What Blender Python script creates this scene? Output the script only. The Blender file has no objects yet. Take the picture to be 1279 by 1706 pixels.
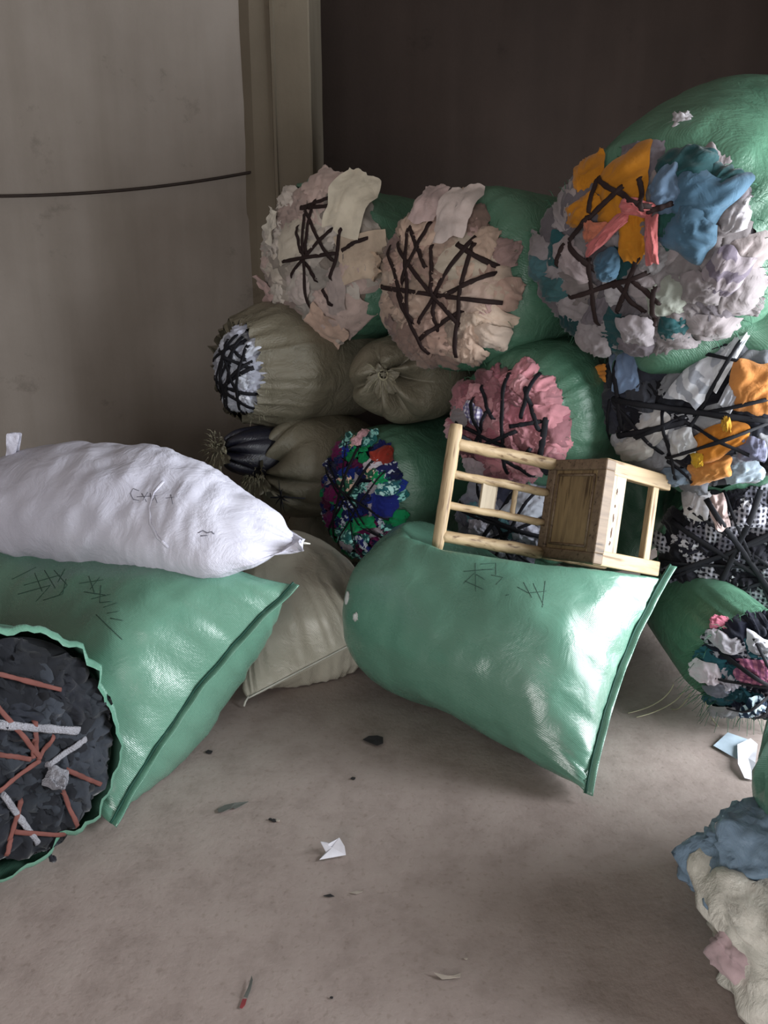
import bpy, bmesh, math, random
from mathutils import Vector, Matrix, noise
from mathutils.bvhtree import BVHTree

S = bpy.context.scene
COL = S.collection
V = Vector
PI = math.pi
sin, cos, exp = math.sin, math.cos, math.exp

# ------------------------------------------------------------------ camera
FPX = 1282.0
TH = math.radians(15)
CAMZ = 1.5
cam_d = bpy.data.cameras.new('camera')
cam = bpy.data.objects.new('camera', cam_d)
COL.objects.link(cam)
cam.location = (0, 0, CAMZ)
cam.rotation_euler = (math.radians(75), 0, 0)
cam_d.sensor_fit = 'VERTICAL'
cam_d.sensor_height = 36
cam_d.sensor_width = 27
cam_d.lens = 36 * FPX / 1706
cam_d.clip_start = 0.05
S.camera = cam

# ------------------------------------------------------------------ view + light
vs = S.view_settings
vs.view_transform = 'Standard'
vs.look = 'None'
vs.gamma = 1
vs.use_curve_mapping = False
vs.exposure = 0.38

world = bpy.data.worlds.new('world')
S.world = world
world.use_nodes = True
wb = world.node_tree.nodes['Background']
wb.inputs[0].default_value = (0.75, 0.85, 1.0, 1)
wb.inputs[1].default_value = 0.2


def area(name, loc, target, w, h, power, color):
    d = bpy.data.lights.new(name, 'AREA')
    d.shape = 'RECTANGLE'
    d.size, d.size_y = w, h
    d.energy = power
    d.color = color
    o = bpy.data.objects.new(name, d)
    COL.objects.link(o)
    o.location = loc
    o.rotation_euler = (V(target) - V(loc)).to_track_quat('-Z', 'Y').to_euler()
    return o


area('daylight_side_door', (3.62, 1.45, 1.35), (0, 1.7, 0.7), 2.5, 2.2, 370, (0.93, 0.97, 1.0))
area('daylight_front_door', (-1.0, -2.0, 1.0), (0.2, 4, 0.7), 2.2, 1.6, 66, (1.0, 0.97, 0.95))

# ------------------------------------------------------------------ coordinates
UP = V((0, sin(TH), cos(TH)))
FW = V((0, cos(TH), -sin(TH)))


def ray(px, py):
    return FW + V((1, 0, 0)) * ((px - 639.5) / FPX) - UP * ((py - 853) / FPX)


def P(px, py, Y):
    r = ray(px, py)
    return V((0, 0, CAMZ)) + r * (Y / r.y)


def PZ(px, py, z=0.0):
    r = ray(px, py)
    return V((0, 0, CAMZ)) + r * ((z - CAMZ) / r.z)


# ------------------------------------------------------------------ materials
def lin(c):
    def f(x):
        x /= 255.0
        return x / 12.92 if x <= 0.04045 else ((x + 0.055) / 1.055) ** 2.4
    return (f(c[0]), f(c[1]), f(c[2]), 1)


def newmat(name, rough=0.8, spec=0.3):
    m = bpy.data.materials.new(name)
    m.use_nodes = True
    nt = m.node_tree
    b = nt.nodes['Principled BSDF']
    b.inputs['Roughness'].default_value = rough
    b.inputs['Specular IOR Level'].default_value = spec
    return m, nt, b


def node(nt, t, **kw):
    n = nt.nodes.new(t)
    for k, v in kw.items():
        if k in n.inputs:
            n.inputs[k].default_value = v
        else:
            setattr(n, k, v)
    return n


def ramp(nt, fac, stops):
    r = nt.nodes.new('ShaderNodeValToRGB')
    el = r.color_ramp.elements
    while len(el) < len(stops):
        el.new(0.5)
    for e, (p, c) in zip(el, stops):
        e.position = p
        e.color = c
    nt.links.new(fac, r.inputs[0])
    return r


def coords(nt, scale=(1, 1, 1), rot=(0, 0, 0), out='Object'):
    tc = nt.nodes.new('ShaderNodeTexCoord')
    mp = nt.nodes.new('ShaderNodeMapping')
    mp.inputs['Scale'].default_value = scale
    mp.inputs['Rotation'].default_value = rot
    nt.links.new(tc.outputs[out], mp.inputs[0])
    return mp.outputs[0]


def bump(nt, b, height, strength, dist, prev=None):
    n = nt.nodes.new('ShaderNodeBump')
    n.inputs['Strength'].default_value = strength
    n.inputs['Distance'].default_value = dist
    nt.links.new(height, n.inputs['Height'])
    if prev:
        nt.links.new(prev, n.inputs['Normal'])
    nt.links.new(n.outputs[0], b.inputs['Normal'])
    return n.outputs[0]


def mix(nt, fac, a, b_, mode='MIX'):
    m = nt.nodes.new('ShaderNodeMix')
    m.data_type = 'RGBA'
    m.blend_type = mode
    for i, v in ((0, fac), (6, a), (7, b_)):
        if isinstance(v, (int, float)):
            m.inputs[i].default_value = v
        elif isinstance(v, tuple):
            m.inputs[i].default_value = v
        else:
            nt.links.new(v, m.inputs[i])
    return m.outputs[2]


def sack_mat(name, c1, c2, rough=0.36, spec=0.6, crink=0.35, weave=0.25):
    """woven polypropylene: fine weave, soft satin sheen, small crinkles"""
    m, nt, b = newmat(name, rough, spec)
    co = coords(nt)
    n1 = node(nt, 'ShaderNodeTexNoise', Scale=2.2, Detail=5.0, Roughness=0.6)
    nt.links.new(co, n1.inputs['Vector'])
    r = ramp(nt, n1.outputs['Fac'], [(0.32, lin(c1)), (0.7, lin(c2))])
    nt.links.new(r.outputs[0], b.inputs['Base Color'])
    n2 = node(nt, 'ShaderNodeTexNoise', Scale=9.0, Detail=7.0, Roughness=0.62, Distortion=0.6)
    nt.links.new(co, n2.inputs['Vector'])
    w1 = node(nt, 'ShaderNodeTexWave', Scale=75.0, Distortion=0.8, wave_type='BANDS', bands_direction='DIAGONAL')
    nt.links.new(co, w1.inputs['Vector'])
    p = bump(nt, b, n2.outputs['Fac'], crink, 0.03)
    bump(nt, b, w1.outputs['Fac'], weave, 0.0015, p)
    r2 = ramp(nt, n2.outputs['Fac'], [(0.3, (rough - .07,) * 3 + (1,)), (0.75, (rough + .12,) * 3 + (1,))])
    nt.links.new(r2.outputs[0], b.inputs['Roughness'])
    return m


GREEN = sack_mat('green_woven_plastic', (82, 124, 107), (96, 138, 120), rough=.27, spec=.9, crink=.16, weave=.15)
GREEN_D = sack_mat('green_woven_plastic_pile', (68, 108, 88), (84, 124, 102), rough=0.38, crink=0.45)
KHAKI = sack_mat('khaki_woven_plastic', (106, 101, 86), (128, 122, 105), rough=0.44, crink=0.7)
BEIGE = sack_mat('pale_beige_woven_plastic', (172, 168, 154), (192, 188, 174), rough=0.3, spec=.8, crink=0.3)
WHITE = sack_mat('white_thin_cloth', (186, 186, 201), (202, 202, 216), rough=0.6, spec=0.25, crink=0.4, weave=.05)
NAVY = sack_mat('dark_navy_plastic', (20, 20, 32), (30, 31, 46), rough=0.4)

_cm = {}
_jr = random.Random(99)


def shade(c, k):
    return tuple(max(4, min(250, int(x * k))) for x in c)


_base = {}


def vary(m):
    """the same cloth from another garment: slightly lighter or darker dye"""
    key = _base.get(m.name)
    if not key:
        return m
    return cloth(shade(key[0], _jr.choice((.78, .9, 1.0, 1.06))), key[1], key[2])



def cloth(c, kind='plain', c2=None):
    key = (c, kind, c2)
    if key in _cm:
        return _cm[key]
    m, nt, b = newmat('cloth_' + kind, 0.85, 0.15)
    b.inputs['Sheen Weight'].default_value = 0.15
    co = coords(nt)
    n1 = node(nt, 'ShaderNodeTexNoise', Scale=9.0, Detail=4.0)
    nt.links.new(co, n1.inputs['Vector'])
    d = tuple(int(x * 0.84) for x in c)
    base = ramp(nt, n1.outputs['Fac'], [(0.3, lin(d)), (0.65, lin(c))]).outputs[0]
    if kind == 'plaid':
        w1 = node(nt, 'ShaderNodeTexWave', Scale=17.0, Distortion=1.6, wave_type='BANDS', bands_direction='Y')
        w2 = node(nt, 'ShaderNodeTexWave', Scale=17.0, Distortion=1.6, wave_type='BANDS', bands_direction='Z')
        nt.links.new(co, w1.inputs['Vector'])
        nt.links.new(co, w2.inputs['Vector'])
        f1 = ramp(nt, w1.outputs['Fac'], [(0.4, (0, 0, 0, 1)), (0.7, (.75, .75, .75, 1))]).outputs[0]
        f2 = ramp(nt, w2.outputs['Fac'], [(0.4, (0, 0, 0, 1)), (0.7, (.75, .75, .75, 1))]).outputs[0]
        a = mix(nt, f1, base, lin(c2))
        base = mix(nt, f2, a, mix(nt, 0.75, a, lin(c2)))
    elif kind == 'stripe':
        w1 = node(nt, 'ShaderNodeTexWave', Scale=7.0, Distortion=1.5, wave_type='BANDS', bands_direction='DIAGONAL')
        nt.links.new(co, w1.inputs['Vector'])
        f1 = ramp(nt, w1.outputs['Fac'], [(0.5, (0, 0, 0, 1)), (0.62, (1, 1, 1, 1))]).outputs[0]
        base = mix(nt, f1, base, lin(c2))
    elif kind == 'floral':
        v = node(nt, 'ShaderNodeTexNoise', Scale=42.0, Detail=1.0)
        nt.links.new(co, v.inputs['Vector'])
        f1 = ramp(nt, v.outputs['Fac'], [(0.52, (0, 0, 0, 1)), (0.57, (1, 1, 1, 1))]).outputs[0]
        base = mix(nt, f1, base, lin(c2))
    nt.links.new(base, b.inputs['Base Color'])
    n2 = node(nt, 'ShaderNodeTexNoise', Scale=15.0, Detail=4.0, Roughness=0.5, Distortion=1.0)
    nt.links.new(co, n2.inputs['Vector'])
    bump(nt, b, n2.outputs['Fac'], 0.5, 0.012)
    _cm[key] = m
    _base[m.name] = key
    return m


def plain(name, c, rough=0.7, spec=0.3, bumpscale=None, bs=0.3):
    m, nt, b = newmat(name, rough, spec)
    co = coords(nt)
    n1 = node(nt, 'ShaderNodeTexNoise', Scale=14.0, Detail=5.0)
    nt.links.new(co, n1.inputs['Vector'])
    d = tuple(int(x * 0.82) for x in c)
    nt.links.new(ramp(nt, n1.outputs['Fac'], [(0.3, lin(d)), (0.7, lin(c))]).outputs[0], b.inputs['Base Color'])
    if bumpscale:
        n2 = node(nt, 'ShaderNodeTexNoise', Scale=bumpscale, Detail=6.0)
        nt.links.new(co, n2.inputs['Vector'])
        bump(nt, b, n2.outputs['Fac'], bs, 0.01)
    return m


STRAP_BROWN = plain('dark_brown_strap', (44, 30, 30), 0.75)
STRAP_BLACK = plain('black_strap', (18, 19, 28), 0.7)
STRAP_RUST = plain('rust_elastic', (104, 62, 56), 0.8)
STRAP_GREY = plain('grey_knit_strap', (150, 150, 158), 0.9, bumpscale=200, bs=1.0)
THREAD_W = plain('white_thread', (215, 215, 205), 0.7)
THREAD_G = plain('dark_green_thread', (26, 70, 58), 0.7)
THREAD_K = plain('pale_khaki_thread', (170, 165, 140), 0.8)
INK = plain('faded_ink', (58, 86, 76), 0.8)
INK_G = plain('grey_ink', (120, 120, 132), 0.8)

# concrete floor
m, nt, b = newmat('worn_concrete', 0.62, 0.3)
co = coords(nt)
n1 = node(nt, 'ShaderNodeTexNoise', Scale=0.9, Detail=8.0, Roughness=0.62)
n2 = node(nt, 'ShaderNodeTexNoise', Scale=7.0, Detail=9.0, Roughness=0.7)
n3 = node(nt, 'ShaderNodeTexNoise', Scale=60.0, Detail=3.0)
for n in (n1, n2, n3):
    nt.links.new(co, n.inputs['Vector'])
c1 = ramp(nt, n1.outputs['Fac'], [(0.3, lin(( 136, 122, 117))), (0.7, lin((160, 147, 141)))]).outputs[0]
c2 = ramp(nt, n2.outputs['Fac'], [(0.28, lin((118, 105, 100))), (0.52, lin((158, 145, 140))), (0.8, lin((172, 162, 156)))]).outputs[0]
cc = mix(nt, 0.5, c1, c2)
sp = ramp(nt, n3.outputs['Fac'], [(0.3, (.75, .73, .7, 1)), (0.42, (1, 1, 1, 1))]).outputs[0]
nt.links.new(mix(nt, 0.6, cc, sp, 'MULTIPLY'), b.inputs['Base Color'])
p = bump(nt, b, n2.outputs['Fac'], 0.25, 0.02)
bump(nt, b, n3.outputs['Fac'], 0.2, 0.003, p)
CONCRETE = m


def plaster(name, a, c, stain, streak=0.5):
    m, nt, b = newmat(name, 0.9, 0.15)
    co = coords(nt)
    n1 = node(nt, 'ShaderNodeTexNoise', Scale=0.8, Detail=9.0, Roughness=0.6)
    n2 = node(nt, 'ShaderNodeTexNoise', Scale=3.0, Detail=8.0, Roughness=0.7)
    n4 = node(nt, 'ShaderNodeTexNoise', Scale=45.0, Detail=4.0)
    cs = coords(nt, (3.5, 3.5, 0.35))
    n3 = node(nt, 'ShaderNodeTexNoise', Scale=1.6, Detail=6.0)
    for n in (n1, n2, n4):
        nt.links.new(co, n.inputs['Vector'])
    nt.links.new(cs, n3.inputs['Vector'])
    base = ramp(nt, n1.outputs['Fac'], [(0.3, lin(a)), (0.7, lin(c))]).outputs[0]
    st = ramp(nt, n2.outputs['Fac'], [(0.26, lin(stain)), (0.4, (1, 1, 1, 1))]).outputs[0]
    base = mix(nt, 0.45, base, st, 'MULTIPLY')
    sk = ramp(nt, n3.outputs['Fac'], [(0.3, (.72, .7, .66, 1)), (0.6, (1, 1, 1, 1))]).outputs[0]
    base = mix(nt, streak, base, sk, 'MULTIPLY')
    nt.links.new(base, b.inputs['Base Color'])
    p = bump(nt, b, n2.outputs['Fac'], 0.3, 0.02)
    bump(nt, b, n4.outputs['Fac'], 0.25, 0.004, p)
    return m


PLASTER = plaster('grey_plaster', (132, 124, 117), (150, 142, 135), (120, 110, 100))
PLASTER2 = plaster('column_plaster', (108, 100, 88), (126, 117, 103), (110, 98, 88))
DARK_BROWN = plaster('dark_brown_render', (40, 33, 30), (50, 41, 37), (90, 80, 70))  # back wall: dark brown base colour, darker than the other walls


# ------------------------------------------------------------------ object helpers
def obj(name, verts, faces, mat, parent=None, smooth=True, edges=()):
    me = bpy.data.meshes.new(name)
    me.from_pydata([tuple(v) for v in verts], list(edges), faces)
    me.materials.append(mat)
    if smooth:
        me.polygons.foreach_set('use_smooth', [True] * len(me.polygons))
    me.update()
    o = bpy.data.objects.new(name, me)
    COL.objects.link(o)
    if parent:
        o.parent = parent
    return o


def tag(o, label=None, cat=None, group=None, kind=None):
    if label: o['label'] = label
    if cat: o['category'] = cat
    if group: o['group'] = group
    if kind: o['kind'] = kind
    return o


def empty(name, mw):
    o = bpy.data.objects.new(name, None)
    o.empty_display_size = 0.1
    COL.objects.link(o)
    o.matrix_world = mw
    return o


def box_geo(x0, x1, y0, y1, z0, z1):
    v = [V((x, y, z)) for x in (x0, x1) for y in (y0, y1) for z in (z0, z1)]
    f = [(0, 1, 3, 2), (4, 6, 7, 5), (0, 4, 5, 1), (2, 3, 7, 6), (0, 2, 6, 4), (1, 5, 7, 3)]
    return v, f


class Geo:
    def __init__(s):
        s.v, s.f = [], []

    def add(s, v, f):
        n = len(s.v)
        s.v += list(v)
        s.f += [tuple(i + n for i in q) for q in f]

    def tube(s, pts, r, seg=7, flat=None):
        """tube through pts; r number or list; flat = (normal list, thickness ratio) for ribbons"""
        n = len(pts)
        vs, fs = [], []
        prev = None
        for i, p in enumerate(pts):
            t = (pts[min(i + 1, n - 1)] - pts[max(i - 1, 0)])
            if t.length < 1e-9:
                t = V((1, 0, 0))
            t.normalize()
            if flat:
                nn = flat[0][i]
                s_ = t.cross(nn)
                if s_.length < 1e-6:
                    s_ = V((0, 0, 1)).cross(t)
                s_.normalize()
                nn = s_.cross(t)
                k = flat[1]
            else:
                if prev is None:
                    a = V((0, 0, 1)) if abs(t.z) < .9 else V((1, 0, 0))
                    s_ = t.cross(a).normalized()
                else:
                    s_ = (prev - t * prev.dot(t)).normalized()
                prev = s_
                nn = s_.cross(t)
                k = 1
            rr = r[i] if isinstance(r, (list, tuple)) else r
            for j in range(seg):
                a = 2 * PI * j / seg
                vs.append(p + s_ * (cos(a) * rr) + nn * (sin(a) * rr * k))
        for i in range(n - 1):
            for j in range(seg):
                k2 = (j + 1) % seg
                fs.append((i * seg + j, i * seg + k2, (i + 1) * seg + k2, (i + 1) * seg + j))
        fs.append(tuple(range(seg))[::-1])
        fs.append(tuple((n - 1) * seg + j for j in range(seg)))
        s.add(vs, fs)

    def build(s, name, mat, parent=None, smooth=True):
        return obj(name, s.v, s.f, mat, parent, smooth)


def cr(a, b, c, d, t):
    return (b * 2 + (c - a) * t + (a * 2 - b * 5 + c * 4 - d) * t * t + (b * 3 - a - c * 3 + d) * t ** 3) * 0.5


def curve_eval(keys, t):
    """keys: list of (t, value) ; linear in key-time, smooth"""
    n = len(keys)
    for i in range(n - 1):
        if t <= keys[i + 1][0] or i == n - 2:
            u = (t - keys[i][0]) / (keys[i + 1][0] - keys[i][0])
            u = max(0, min(1, u))
            return cr(keys[max(i - 1, 0)][1], keys[i][1], keys[i + 1][1], keys[min(i + 2, n - 1)][1], u)


def nz(x, y, z):
    return noise.noise(V((x, y, z)))


def fbm(p, o=4):
    return noise.fractal(p, 0.8, 2.1, o)


def sp(x, e):
    return math.copysign(abs(x) ** e, x)


# ------------------------------------------------------------------ pillow-like sacks
def sack_loft(keys, mat, name, parent=None, nu=90, nv=96, wrinkle=None, zmin=0.004, lump=0.012, seed=0, bowv=None, press=None):
    """keys: (t, centre, half width vector a, half thickness vector b); closed tube, capped"""
    kc = [(k[0], k[1]) for k in keys]
    ka = [(k[0], k[2]) for k in keys]
    kb = [(k[0], k[3]) for k in keys]
    g = []
    for i in range(nu + 1):
        t = i / nu
        t = keys[0][0] + (keys[-1][0] - keys[0][0]) * (t ** 1.25)
        c, a, b_ = curve_eval(kc, t), curve_eval(ka, t), curve_eval(kb, t)
        row = []
        for j in range(nv):
            th = 2 * PI * j / nv
            q = c + a * cos(th) + b_ * sin(th)
            if bowv:
                q = q + bowv * (sin(th) ** 2 * exp(-max(t, 0) / .18))
            row.append(q)
        g.append((t, row))
    im = nu // 2
    r0 = g[im][1]
    nn0 = (r0[1] - r0[-1]).cross(g[im + 1][1][0] - g[im - 1][1][0])
    sgn = 1 if nn0.dot(r0[0] - curve_eval(kc, g[im][0])) > 0 else -1
    out = []
    for i, (t, row) in enumerate(g):
        for j in range(nv):
            p = row[j]
            du = g[min(i + 1, nu)][1][j] - g[max(i - 1, 0)][1][j]
            dv = row[(j + 1) % nv] - row[j - 1]
            n = dv.cross(du)
            if n.length > 1e-9:
                n.normalize()
            n = n * sgn
            th = 2 * PI * j / nv
            d = lump * min(1, (t - keys[0][0]) / .1 + .05) * fbm(p * 3.2 + V((seed, 0, 0)), 3)
            if wrinkle:
                d += wrinkle(t, th, p)
            q = p + n * d
            q = press(q) if press else q
            if q.z < zmin:
                q = V((q.x, q.y, zmin))
            out.append(q)
    fs = []
    for i in range(nu):
        for j in range(nv):
            k = (j + 1) % nv
            fs.append((i * nv + j, (i + 1) * nv + j, (i + 1) * nv + k, i * nv + k))
    for j in range(nv // 2):
        fs.append((j, j + 1, (nv - j - 1) % nv, (nv - j) % nv))
    fs.append(tuple(nu * nv + j for j in range(nv))[::-1])
    o = obj(name, out, fs, mat, parent)
    return o, out, (nu, nv)


def seam_wrinkle(amp, k=16, decay=0.16, seed=0.0, along=None):
    def w(t, th, p):
        e = exp(-max(t, 0) / decay)
        s = cos(th)
        r = nz(s * k, seed, t * 1.5) + 0.6 * nz(s * k * 2.3, seed + 4, t * 3)
        edge = 1.0 + 1.2 * abs(s) ** 4
        return amp * e * edge * r * min(1, t / 0.03 + .15)
    return w


def pixel_strokes(name, strokes, target, mat, parent, r=0.0022, off=0.001):
    """marker strokes lying on the target surface"""
    me = target.data
    bvh = BVHTree.FromPolygons([v.co.copy() for v in me.vertices], [tuple(p.vertices) for p in me.polygons])
    mw = target.matrix_world
    g = Geo()
    o = V((0, 0, CAMZ))
    for st in strokes:
        pts, ns = [], []
        for i in range(len(st) - 1):
            a, b_ = V(st[i]).to_2d() if len(st[i]) == 2 else st[i], st[i + 1]
            m_ = max(2, int(math.hypot(st[i + 1][0] - st[i][0], st[i + 1][1] - st[i][1]) / 5))
            for k in range(m_ + (1 if i == len(st) - 2 else 0)):
                u = k / m_
                d = ray(st[i][0] + (st[i + 1][0] - st[i][0]) * u, st[i][1] + (st[i + 1][1] - st[i][1]) * u).normalized()
                hit = bvh.ray_cast(o, d)
                if hit[0] is not None:
                    n = hit[1] if hit[1].dot(d) < 0 else -hit[1]
                    pts.append(hit[0] + n * off)
                    ns.append(n)
        if len(pts) > 1:
            g.tube(pts, r, 6, flat=(ns, 0.35))
    return g.build(name, mat, parent)


# ------------------------------------------------------------------ bales of cloth scraps
class Bale:
    def __init__(s, name, label, cat, px, py, Y, yaw, pitch, ry, rz, R, L, mat, bd=0.10, off=(0, 0), seed=1, group=None,
                 core=(60, 50, 48), gather=0.02, backdrop=0, fringe=None, rim=1.0, rimx=0.0, gf=1.0, maxq=9):
        yaw, pitch = math.radians(yaw), math.radians(pitch)
        ax = V((-sin(yaw) * cos(pitch), -cos(yaw) * cos(pitch), sin(pitch)))
        rt = V((0, 0, 1)).cross(ax).normalized()
        up = ax.cross(rt)
        s.c = P(px, py, Y)
        s.M = Matrix((ax, rt, up)).transposed().to_4x4()
        s.ax, s.rt, s.up = ax, rt, up
        base = s.c - ax * (L * 0.45) - up * R
        s.M.translation = base
        s.Mi = s.M.inverted()
        s.o = s.Mi @ s.c
        s.ry, s.rz, s.bd, s.seed = ry, rz, bd, seed
        s.rnd = random.Random(seed)
        s.root = empty(name, s.M)
        tag(s.root, label, cat, group)
        s.R, s.L = R, L
        s.polyv, s.polyf = [], []
        s.maxq = maxq
        # sack body
        fy, fz = ry / R, rz / R
        prof = [(0.0, 0.94, 0.022), (0.06, 1.0, 0.0), (0.12, None, -0.05), (0.24, None, -0.16), (0.4, None, -0.32),
                (0.62, None, -0.62 * L), (0.8, None, -0.82 * L), (0.92, None, -0.95 * L), (1.0, None, -L)]
        bodyf = [None, None, 0.55, 0.92, 1.0, 1.0, 0.93, 0.7, 0.06]
        ks = []
        for i, (t, f_, x) in enumerate(prof):
            if bodyf[i] is None:
                yy, zz, oy, oz = ry * f_ * rim, rz * f_ * rim, 0, 0
                x += rimx
            elif i < 4:
                k = bodyf[i]
                yy, zz = ry + (R - ry) * k, rz + (R - rz) * k
                oy, oz = off[0] * k, off[1] * k
            else:
                yy = zz = R * bodyf[i]
                oy, oz = off
            ks.append((t, V((x, yy, zz)), V((0, oy, oz))))
        nu, nv = 56, 96
        vs, fs = [], []
        k1 = [(k[0], k[1]) for k in ks]
        k2 = [(k[0], k[2]) for k in ks]
        for i in range(nu + 1):
            t = i / nu
            a = curve_eval(k1, t)
            c = curve_eval(k2, t)
            for j in range(nv):
                th = 2 * PI * j / nv
                pl = V((cos(th), sin(th), 0))
                g_ = gather * exp(a.x / 0.14) * (nz(cos(th) * 7 * gf, sin(th) * 7 * gf, seed) + 0.7 * nz(cos(th) * 15 * gf, sin(th) * 15 * gf, a.x * 3 + seed))
                lump = 0.05 * nz(cos(th) * 1.6 + seed, sin(th) * 1.6, a.x * 2.0) + 0.012 * nz(cos(th) * 5, sin(th) * 5 + seed, a.x * 9)
                k = 1 + lump * min(1, -a.x * 6 if a.x < 0 else 0)
                p = V((a.x, c.y + cos(th) * (a.y * k + g_), c.z + sin(th) * (a.z * k + g_)))
                if t < 0.07:
                    p.x += 0.02 * nz(cos(th) * 9 * gf, sin(th) * 9 * gf, seed + 5)
                w = s.M @ (p + s.o)
                if w.z < 0.005:
                    w.z = 0.005
                vs.append(s.Mi @ w)
        for i in range(nu):
            for j in range(nv):
                kk = (j + 1) % nv
                fs.append((i * nv + j, i * nv + kk, (i + 1) * nv + kk, (i + 1) * nv + j))
        fs.append(tuple(nu * nv + j for j in range(nv)))
        s.body = obj('sack', vs, fs, mat, s.root)
        # stuffing under the scraps
        vs, fs = [], []
        nr, na = 16, 64
        for i in range(nr + 1):
            r = i / nr
            for j in range(na):
                th = 2 * PI * j / na
                y, z = r * cos(th) * ry, r * sin(th) * rz
                p, n = s.dome(y * .97, z * .97)
                d = 0.03 * fbm(p * 9 + V((seed, 0, 0)), 3) * (1 - r) - 0.012
                vs.append(p + n * d + s.o)
        for i in range(nr):
            for j in range(na):
                kk = (j + 1) % na
                fs.append((i * na + j, (i + 1) * na + j, (i + 1) * na + kk, i * na + kk))
        s.core = obj('stuffing', vs, fs, cloth(core), s.root)
        s.addpoly(vs, fs)
        if fringe:
            g = Geo()
            for i in range(fringe[0]):
                th = s.rnd.uniform(0, 2 * PI)
                f0 = s.rnd.uniform(.97, 1.06)
                p = V((s.rnd.uniform(-.03, .03), cos(th) * ry * f0, sin(th) * rz * f0)) + s.o
                ln = s.rnd.uniform(.02, .06) * fringe[1]
                d = V((s.rnd.uniform(-.6, .8), cos(th) + s.rnd.uniform(-.6, .6), sin(th) + s.rnd.uniform(-.6, .6))).normalized()
                g.tube([p, p + d * ln * .5 + V((0, 0, .002)), p + d * ln + V((0, 0, -.3 * ln))], [.0012, .001, .0006], 4)
            fo = g.build('frayed_threads', fringe[2], s.root)
            fo['kind'] = 'stuff'

    def addpoly(s, v, f):
        n = len(s.polyv)
        s.polyv += list(v)
        s.polyf += [tuple(i + n for i in q) for q in f]

    def dome(s, y, z):
        q = math.hypot(y / s.ry, z / s.rz)
        if q < 1:
            h = math.sqrt(max(1e-4, 1 - q * q))
            x = s.bd * h
            n = V((h / s.bd if s.bd > 0 else 1, y / s.ry ** 2, z / s.rz ** 2)).normalized()
            n = (n + V((1, 0, 0)) * .5).normalized()
            return V((x, y, z)), n
        n = V((0.45, y / s.ry, z / s.rz)).normalized()
        k = 1 + min(0.10, (q - 1) * 0.6)
        return V((-(q - 1) * s.ry * .5, y / q * k, z / q * k)), n

    def plane(s, px, py):
        """photo direction to face coordinates"""
        o = s.Mi @ V((0, 0, CAMZ)) - s.o
        d = s.Mi.to_3x3() @ ray(px, py)
        x = s.bd * .8
        for _ in range(4):
            t = (x - o.x) / d.x
            p = o + d * t
            x = s.dome(p.y, p.z)[0].x
        return p.y, p.z

    def scrap(s, y, z, w, h, rot, mat, H=0.03, fold=0.012, lift=0.0, name='cloth_scrap', n=17, tuck=0.006, flap=0, sq=0.6):
        rnd = s.rnd
        sd = rnd.uniform(0, 100)
        vs, fs = [], []
        cr_, sr = cos(rot), sin(rot)
        fd = rnd.uniform(0, PI)
        fk = rnd.uniform(1.0, 2.1)
        td = rnd.uniform(0, 2 * PI)
        for i in range(n):
            for j in range(n):
                u, v = 2 * i / (n - 1) - 1, 2 * j / (n - 1) - 1
                a = math.atan2(v, u)
                m_ = max(abs(u), abs(v)) + 1e-6
                e = max(1.0, math.hypot(u, v) / m_)           # square to disc
                k = (1 - sq) / e + sq
                k *= 0.92 + 0.3 * nz(cos(a) * 1.2 + sd, sin(a) * 1.2, sd)
                uu, vv = u * k * w, v * k * h
                yy, zz = y + uu * cr_ - vv * sr, z + uu * sr + vv * cr_
                qq = math.hypot(yy / s.ry, zz / s.rz)
                if qq > s.maxq:
                    yy, zz = yy * s.maxq / qq, zz * s.maxq / qq
                p, nn = s.dome(yy, zz)
                rr = max(abs(u), abs(v))
                uu0 = u * cos(td) + v * sin(td)
                f1 = (u * cos(fd) + v * sin(fd)) * fk + 1.5 * nz(u * 1.3 + sd, v * 1.3, 3)
                rid = (1 - abs(2 * (f1 - math.floor(f1)) - 1)) ** 1.6 * 1.3 - .3
                hgt = H * .55 * (1 - rr ** 3) + fold * 1.2 * rid * (0.5 + 0.5 * (1 - rr * rr)) + (0.016 if not flap else .01) * uu0 + fold * .9 * (.4 - abs(nz(uu * 16 + sd, vv * 16, 1)))
                hgt += lift + flap * rr ** 3 * (0.5 + nz(cos(a) * 2 + sd, sin(a) * 2, 9)) - tuck * rr ** 4 * (0 if flap else 1)
                vs.append(p + nn * hgt + s.o)
        for i in range(n - 1):
            for j in range(n - 1):
                fs.append((i * n + j, (i + 1) * n + j, (i + 1) * n + j + 1, i * n + j + 1))
        o = obj(name, vs, fs, mat, s.root)
        s.addpoly(vs, fs)
        return o

    def fill(s, pal, n, size=(.06, .1), edge=1.0, **kw):
        """scraps spread over the face, sunflower order so they cover it"""
        cands = []
        for i in range(n):
            r = math.sqrt((i + .5) / n) * edge
            th = i * 2.39996 + s.seed
            cands.append((r * cos(th), r * sin(th)))
        s.rnd.shuffle(cands)
        tot = sum(p[1] for p in pal)
        for (cy, cz) in cands:
            x = s.rnd.uniform(0, tot)
            for m_, wt in pal:
                x -= wt
                if x <= 0:
                    break
            a = s.rnd.uniform(*size)
            s.scrap(cy * s.ry + s.rnd.uniform(-.01, .01), cz * s.rz + s.rnd.uniform(-.01, .01), a, a * s.rnd.uniform(.6, 1.0),
                    s.rnd.uniform(0, PI), vary(m_), H=s.rnd.uniform(.018, .038), lift=s.rnd.uniform(-.006, .008), **kw)

    def put(s, px, py, wp, hp, rot, mat, **kw):
        """a particular scrap seen at a photo position, half sizes in metres"""
        y, z = s.plane(px, py)
        kw.setdefault('lift', 0.014)
        return s.scrap(y, z, wp, hp, math.radians(rot), mat, **kw)

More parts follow.
